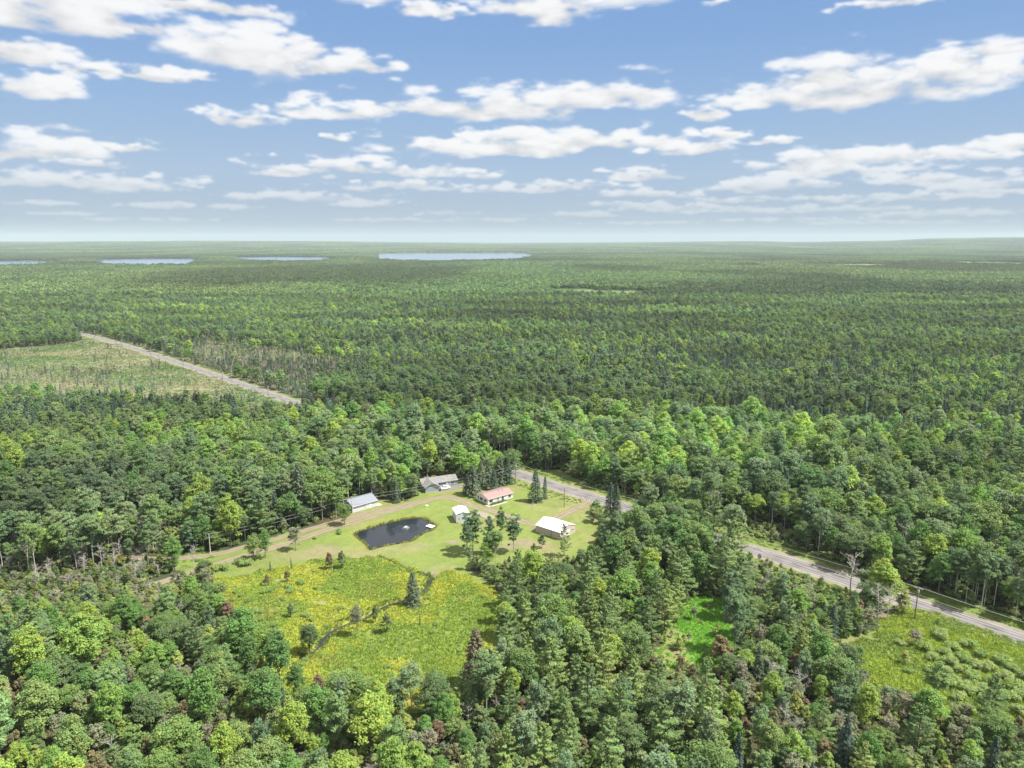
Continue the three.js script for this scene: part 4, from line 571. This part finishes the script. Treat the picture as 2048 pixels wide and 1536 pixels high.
function settle(t) { const k = cellKey(Math.floor(t.x / CELL), Math.floor(t.z / CELL)); (cells.get(k) ?? cells.set(k, []).get(k)).push(t); }
function room(x, z, r, share) { const i = Math.floor(x / CELL), j = Math.floor(z / CELL); for (let a = i - 1; a <= i + 1; a++) for (let b = j - 1; b <= j + 1; b++) for (const t of cells.get(cellKey(a, b)) ?? []) if ((t.x - x) ** 2 + (t.z - z) ** 2 < ((r + t.r) * share) ** 2) return false; return true; }
for (const t of trees) { t.r = t.h * reach[t.sp] * t.w; settle(t); }
function plant(z0, z1, step, slope, margin, share, small) {             // small: 1 for the tall trees, less for those that fill the gaps between them
  const spots = []; for (let z = z0; z > z1; z -= step) { const half = -z * slope + margin; for (let x = -half; x < half; x += step) spots.push([x + (R() - .5) * step, z + (R() - .5) * step]); }
  for (let k = spots.length - 1; k > 0; k--) { const m = Math.floor(R() * (k + 1)), t = spots[k]; spots[k] = spots[m]; spots[m] = t; }
  for (const [x, z] of spots) {
    const s = site(x, z); if (!s || R() > s[2]) continue;
    const sp = pick(R(), s[0]), h = lerp(...span[sp], Math.pow(R(), .9)) * s[1] * small * (R() < .1 ? 1.18 : 1), w = .82 + .36 * R(), r = Math.min(6.5, h * reach[sp] * w);
    if (!room(x, z, r, share)) continue;
    const t = { sp, x, z, h, w, r, label: null, tone: null }; trees.push(t); settle(t);
  }
}
plant(-96, -380, 2.6, .74, 24, .66, 1); filling = true; plant(-96, -380, 2.2, .74, 24, .56, .62); filling = false;
plant(-380, -650, 3.0, .74, 30, .64, 1); plant(-380, -650, 3.2, .74, 30, .56, .7);
plant(-650, -1420, 4.2, .735, 30, .62, 1);
console.log('trees planned', trees.length, (performance.now() / 1000).toFixed(1));

// inside the photograph's frame, crown included
const viewM = new THREE.Matrix4(); camera.updateMatrixWorld(true); camera.updateProjectionMatrix(); viewM.multiplyMatrices(camera.projectionMatrix, camera.matrixWorldInverse);
const probe = new THREE.Vector3();
function framed(t) { for (const k of [.9, .3]) { probe.set(t.x, t.h * k, t.z).applyMatrix4(viewM); if (Math.abs(probe.x) < 1 && Math.abs(probe.y) < 1) return true; } return false; }
const forest = new THREE.Group(); forest.name = 'forest'; kind(forest, 'stuff', 'unbroken green forest of mixed trees reaching to the far hills'); scene.add(forest);
const bySpecies = {}; for (const t of trees) { t.d = Math.hypot(t.x, t.z, EYE); (bySpecies[t.sp] ??= []).push(t); }
const M4 = new THREE.Matrix4(), Qt = new THREE.Quaternion(), UPV = new THREE.Vector3(0, 1, 0), V3 = new THREE.Vector3(), S3 = new THREE.Vector3(), tintC = new THREE.Color();
const standTint = (x, z) => { const a = fbm(x / 260 + 3, z / 75, 3), b = fbm(x / 60 + 80, z / 40, 3); const k = 1.02 + (a - .5) * 1.5; return [k * (1 + (b - .5) * .3), k * (1 + (b - .5) * .15), k * (1.05 - (b - .5) * .3)]; };
for (const [name, list] of Object.entries(bySpecies)) {
  const s = S[name]; list.sort((a, b) => (b.keep ? 1 : 0) - (a.keep ? 1 : 0) || a.d - b.d);
  let single = 0; const rest = [];
  for (const t of list) {
    t.v = Math.floor(R() * s.variants); t.turn = R() * 6.2832; t.tn = t.tone ?? Math.floor(R() * s.tones.length); t.s = t.h / natural[name]; t.w = t.w * (name === 'white_pine' || name === 'spruce_tree' ? .95 : 1);
    if (single < 300 && framed(t) && t.d < 620) {
      single++;
      const level = s.levels[0][t.v], o = new THREE.Group(); o.name = numbered(name); o.position.set(t.x, landHeight(t.x, t.z), t.z); o.rotation.y = t.turn; o.scale.set(t.s * t.w, t.s, t.s * t.w); scene.add(o);
      const auto = t.label ? null : describe(s, t); tag(o, t.label ?? auto[0], s.category, t.label ? (t.label.match(/pair|row|thin little|scruffy|low bush|knee-high|low wide|strip|broad round|tall pale|tall dark spruce|dense leafy/) ? 'look-alike plants: ' + t.label.split(' ').slice(0, 4).join(' ') : undefined) : auto[1]);
      mesh('trunk', level.trunk, s.barkMat, o); if (level.crown) mesh('crown', level.crown, t.label?.includes('dying') ? dyingMat() : s.mats[t.tn], o);
    } else rest.push(t);
  }
  for (const far of [0, 1]) for (let v = 0; v < s.variants; v++) {
    const mine = rest.filter((t) => t.v === v && (t.d > 520 ? 1 : 0) === far); if (!mine.length) continue;
    const level = s.levels[far][v], parts = level.crown ? [['foliage', level.crown, sharedLeaf]] : []; if (!far || name === 'dead_tree' || name === 'aspen_tree') parts.push(['trunks', level.trunk, s.barkMat]);
    for (const [pn, g, m] of parts) {
      const im = new THREE.InstancedMesh(g, m, mine.length); im.name = pn; kind(im, 'stuff'); im.castShadow = im.receiveShadow = true;
      mine.forEach((t, k) => { Qt.setFromAxisAngle(UPV, t.turn); im.setMatrixAt(k, M4.compose(V3.set(t.x, 0, t.z), Qt, S3.set(t.s * t.w, t.s, t.s * t.w))); if (pn === 'foliage') { const c = s.tones[t.tn], w = standTint(t.x, t.z); im.setColorAt(k, tintC.setRGB(c[0] * w[0], c[1] * w[1], c[2] * w[2])); } });
      forest.add(im);
    }
  }
}
function places(x, z) {
  if (inside(Z.pine, x, z)) return x > at(1250, 1250)[0] ? 'in the pine stand beside the glade' : z > -170 ? 'in the pine stand below the meadow' : 'in the pine stand between meadow and glade';
  if (inside(Z.front, x, z)) return 'in the low growth below the pole barn';
  if (inside(Z.roadPine, x, z)) return 'at the roadside beyond the pole barn';
  if (inside(Z.aspenRight, x, z)) return 'in the grove between pole barn and road';
  if (inside(Z.aspenLeft, x, z)) return 'in the aspen wood beyond the track end';
  if (inside(FIELD, x, z)) return 'in the grass field beside the road';
  if (inside(YARD, x, z)) return 'on the meadow';
  if (inside(MARSH, x, z) || inside(BOG, x, z)) return 'in the marsh beside the far road';
  if (inside(Z.scrubLeft, x, z)) return x < -75 ? 'in the scrub below the aspen wood' : 'in the scrub below the meadow';
  if (inside(Z.scrubRight, x, z)) return z > -175 ? 'in the scrub below the willow field' : 'in the scrub between glade and road';
  const r = lineDist(ROAD, x, z); if (roadSide(x, z) < 0) return r < 40 ? 'at the forest edge across the road' : 'deep in the forest across the road';
  return lineDist(TRACK, x, z) < 30 ? 'at the forest edge beside the track' : 'in the forest behind the houses';
}
function describe(s, t) { const size = t.h > natural[s.name] * 1.12 ? 'tall' : t.h < natural[s.name] * .85 ? 'small' : 'medium-sized', where = places(t.x, t.z); return [`${size} ${s.words[t.tn % s.words.length]} ${s.noun} ${where}`, `${s.noun}s ${where}`]; }
function dyingMat() { return leafMaterial(RGB(.18, .155, .10)); }

// beyond 1.4 km: pieces of forest, each with its own trees
{
  const piece = (seed, side, n, q, hi) => {
    const r = rng(seed), p = [], c = [], ix = []; let base = 0;
    for (let k = 0; k < n; k++) {
      const sp = pick(r(), [['maple_tree', 4], ['oak_tree', 3.4], ['spruce_tree', 4.2], ['aspen_tree', 2], ['white_pine', 2]]), s = S[sp], shape = s.small[Math.floor(r() * s.small.length)], h = hi * (.55 + .6 * r()) * (sp === 'spruce_tree' ? 1.15 : 1), sc = h / natural[sp], w = sc * (.95 + .4 * r()) * (side > 100 ? 1.7 : 1.15), a = r() * 6.28, ox = (r() - .5) * side, oz = (r() - .5) * side, ca = Math.cos(a), sa = Math.sin(a), tone = s.tones[Math.floor(r() * s.tones.length)], P = shape.crown.attributes.position.array, C = shape.crown.attributes.color.array, I = shape.crown.index.array;
      for (let i = 0; i < P.length; i += 3) { p.push(ox + (P[i] * ca - P[i + 2] * sa) * w, P[i + 1] * sc, oz + (P[i] * sa + P[i + 2] * ca) * w); c.push(C[i] * tone[0], C[i + 1] * tone[1], C[i + 2] * tone[2]); }
      for (const i of I) ix.push(i + base); base = p.length / 3;
    }
    const g = new THREE.BufferGeometry(); g.setAttribute('position', new THREE.Float32BufferAttribute(p, 3)); g.setAttribute('color', new THREE.Float32BufferAttribute(c, 3)); g.setIndex(ix); return g;
  };
  for (const s of Object.values(S)) s.small = [0, 1].map(() => s.make(seedAt++, LOD[2]));
  const wet = (x, z, m) => { for (const L of LAKES) if (edgeDist(L, x, z) > -m) return true; for (const [fx, fz, rx, rz] of FARFIELDS) if (((x - fx) / (rx + m)) ** 2 + ((z - fz) / (rz + m)) ** 2 < 1) return true; return false; };
  const rings = [[1420, 3000, 58, 95, 12.5, 4], [3000, 6800, 84, 95, 13, 4], [6800, 17500, 240, 130, 17, 3]];
  rings.forEach(([d0, d1, side, n, hi, kinds], ring) => {
    const spots = Array.from({ length: kinds }, () => []);
    for (let z = -d0 - side / 2; z > -d1; z -= side) for (let x = z * .76 - side; x < -z * .76 + side; x += side) { const px = x + (R() - .5) * side * .2, pz = z + (R() - .5) * side * .2; if (wet(px, pz, side * .5)) continue; spots[Math.floor(R() * kinds)].push([px, pz]); }
    for (let k = 0; k < kinds; k++) {
      const im = new THREE.InstancedMesh(piece(9000 + ring * 10 + k, side * 1.12, n, 0, hi), sharedLeaf, spots[k].length); im.name = 'far_trees'; kind(im, 'stuff');
      spots[k].forEach(([x, z], i) => { Qt.setFromAxisAngle(UPV, Math.floor(R() * 4) * Math.PI / 2); const hs = .85 + .3 * R(); im.setMatrixAt(i, M4.compose(V3.set(x, landHeight(x, z) - .3, z), Qt, S3.set(1, hs, 1))); const f = fbm(x / 420 + 3, z / 700, 4), w = .5 + .5 * smooth(.34, .66, f), g = fbm(x / 900, z / 1500 + 40, 3); im.setColorAt(i, tintC.setRGB(w * (.86 + .28 * g), w * .98, w * (1.12 - .2 * g))); });
      forest.add(im);
    }
  });
}
console.log('forest done', (performance.now() / 1000).toFixed(1));

// ------------------------------------------------------------------ grass and reeds
function tuft(seed, n, h, rad, wid) { const f = new Foliage(seed), r = f.r; for (let k = 0; k < n; k++) { const a = r() * 6.28, d = Math.sqrt(r()) * rad, l = h * (.6 + .6 * r()), lean = .2 + .7 * r(), b = r() * 6.28, tx = Math.cos(b) * lean, tz = Math.sin(b) * lean; f.leaf(Math.cos(a) * d, l * .38, Math.sin(a) * d, tx, 1, tz, Math.cos(b + 1.2) + tx * .2, .55, Math.sin(b + 1.2), l, wid * (.7 + .6 * r()), vary(r, .22, .08)); } return f.done(); }
function sow(name, label, shapes, spots) {
  const grp = new THREE.Group(); grp.name = name; kind(grp, 'stuff', label); scene.add(grp);
  shapes.forEach((g, k) => { const mine = spots.filter((_, i) => i % shapes.length === k); if (!mine.length) return; const im = new THREE.InstancedMesh(g, sharedLeaf, mine.length); im.name = 'tufts'; kind(im, 'stuff'); mine.forEach(([x, z, s, c], i) => { Qt.setFromAxisAngle(UPV, R() * 6.28); im.setMatrixAt(i, M4.compose(V3.set(x, landHeight(x, z), z), Qt, S3.set(s, s * (.8 + .4 * R()), s))); im.setColorAt(i, tintC.setRGB(...c)); }); grp.add(im); });
}
{
  const tall = [1, 2, 3].map((k) => tuft(500 + k, 26, .62, .75, .20)), reed = [1, 2].map((k) => tuft(600 + k, 26, 1.1, .5, .13)), big = [1, 2].map((k) => tuft(700 + k, 30, .9, 2.2, .5));
  const box2 = (P) => P.reduce(([a, b, c, d], [x, z]) => [Math.min(a, x), Math.max(b, x), Math.min(c, z), Math.max(d, z)], [1e9, -1e9, 1e9, -1e9]);
  const fill = (P, step, keep, colour, size) => { const [x0, x1, z0, z1] = box2(P), o = []; for (let x = x0; x < x1; x += step) for (let z = z0; z < z1; z += step) { const a = x + (R() - .5) * step, b = z + (R() - .5) * step; const wa = a + (fbm(a / 6, b / 6, 3) - .5) * 7, wb = b + (fbm(a / 6 + 40, b / 6, 3) - .5) * 7; if (!inside(P, wa, wb)) continue; const k = keep(a, b); if (R() > k) continue; o.push([a, b, size * (.65 + .7 * R()), colour(a, b)]); } return o; };
  const jit = (c, k = .17) => { const m = 1 - k + 2 * k * R(), h = (R() - .5) * .16; return [c[0] * m * (1 + h), c[1] * m, c[2] * m]; };
  const meadowC = (x, z) => { const n = fbm(x / 14, z / 14, 4), b = fbm(x / 9 + 70, z / 9, 3); return jit(mix3(mix3([.42, .47, .07], [.25, .37, .065], smooth(.40, .62, n) * .9), [.31, .30, .09], smooth(.62, .8, b) * .4)); };
  const dry = (x, z) => { if (lineDist(STREAM, x, z) < 1.6 || lineDist(DITCH, x, z) < .6) return 0; for (const [bx, bz, rx, rz] of BARE) if (((x - bx) / rx) ** 2 + ((z - bz) / rz) ** 2 < .7) return .15; return 1; };
  sow('meadow_grass', 'tall yellow-green meadow grass around the stream', tall, fill(MEADOW, .72, (x, z) => inside(YARD, x, z) ? dry(x, z) * (.45 + .8 * smooth(.3, .6, fbm(x / 5, z / 5, 3))) : 0, meadowC, 1));
  sow('field_grass', 'bright tall grass between the willow bushes', tall, fill(FIELD, .9, (x, z) => .9, (x, z) => jit(mix3([.32, .42, .06], [.24, .34, .07], smooth(.4, .66, fbm(x / 12, z / 12, 3)))), 1.05));
  sow('glade_grass', 'vivid green grass of the small glade', tall, fill(GLADE, .8, (x, z) => dry(x, z) * (x > at(1356, 1250)[0] ? 1 : .4), () => jit([.20, .44, .05], .2), .8));
  const low = [1, 2, 3].map((k) => shrub(800 + k, { H: 1.5, rad: 1.5, q: .4, n: 9, leaves: 60, size: .26 }).crown), under = [];
  for (let z = -98; z > -420; z -= 2.3) for (let x = z * .75 - 12; x < -z * .75 + 12; x += 2.3) { const a = x + (R() - .5) * 2.4, b = z + (R() - .5) * 2.4, s = site(a, b); if (!s || R() > .8) continue; const n = fbm(a / 16 + 5, b / 16, 3); under.push([a, b, .5 + .8 * R(), jit(mix3([.15, .25, .06], [.25, .29, .10], smooth(.4, .65, n)), .3)]); }
  sow('undergrowth', 'low green undergrowth of bushes and ferns below the trees', low, under);
  const verge = []; for (const q of along(ROAD, .8)) { if (q.z < -380 || q.z > -150) continue; for (let k = 0; k < 5; k++) { const s = R() < .5 ? 1 : -1, o = 6.2 + R() * 6; verge.push([q.x + s * o * .71, q.z - s * o * .7, .55 + .5 * R(), jit([.20, .30, .06])]); } }
  for (const P of [DRIVE, TRACK]) for (const q of along(P, .5)) { if (q.x > -62) continue; const s = R() < .5 ? 1 : -1, o = 2.2 + R() * 3.2; const x = q.x + s * o * .5, z = q.z - s * o * .86; if (lineDist(DRIVE, x, z) > 2.1 && lineDist(TRACK, x, z) > 1.8) verge.push([x, z, .6 + .6 * R(), jit([.20, .32, .06])]); }
  sow('verge_grass', 'rough green grass along the road and track', tall, verge.filter(([x, z]) => lineDist(DRIVE, x, z) > 2.6 && lineDist(TRACK, x, z) > 1.9));
  const rim = []; for (let k = 0; k < POND.length; k++) { const a = POND[k], b = POND[(k + 1) % POND.length], n = Math.ceil(Math.hypot(b[0] - a[0], b[1] - a[1]) / .16); for (let i = 0; i < n; i++) { const t = i / n, x = lerp(a[0], b[0], t) + (R() - .5) * 1.7, z = lerp(a[1], b[1], t) + (R() - .5) * 1.7; if (edgeDist(POND, x, z) < .35 && fbm(x / 2.5, z / 2.5, 2) > .3) rim.push([x, z, .45 + .5 * R(), jit([.26, .30, .06])]); } }
  for (const P of [STREAM, DITCH]) for (const q of along(P, .2)) { const s = R() < .5 ? 1 : -1, o = .9 + R() * 1.6; rim.push([q.x + s * o * .6, q.z + s * o * .8, .5 + .5 * R(), jit([.16, .23, .055])]); }
  sow('reeds', 'reeds along the pond rim and the stream banks', reed, rim);
  sow('marsh_grass', 'pale sedge and rushes of the open marsh', big, fill(MARSH, 3.4, () => .85, (x, z) => { const f = fbm(x / 60, z / 26, 4); return jit(mix3(mix3([.26, .30, .15], [.33, .33, .19], smooth(.5, .68, f)), [.16, .245, .09], smooth(.52, .36, f)), .22); }, 1));
  sow('bog_grass', 'greyish sedge between the bog trees', big, fill(BOG, 4.5, () => .8, () => jit([.24, .24, .14], .35), .9));
  const pots = S.willow_shrub.levels[0][0]; for (const [x, z, s] of plantPots) { const o = thing('garden_plant', 'little garden plant along the front of the pink-roofed house', 'plant', [x, z], R() * 6, 'garden plants along the white house'); o.scale.setScalar(s); mesh('stem', pots.trunk, S.willow_shrub.barkMat, o); mesh('leaves', pots.crown, S.oak_tree.mats[0], o); }
}
console.log('grass done', (performance.now() / 1000).toFixed(1));

scene.fog = new THREE.FogExp2(RGB(.76, .92, .95), 0.000048);
renderer.render(scene, camera);
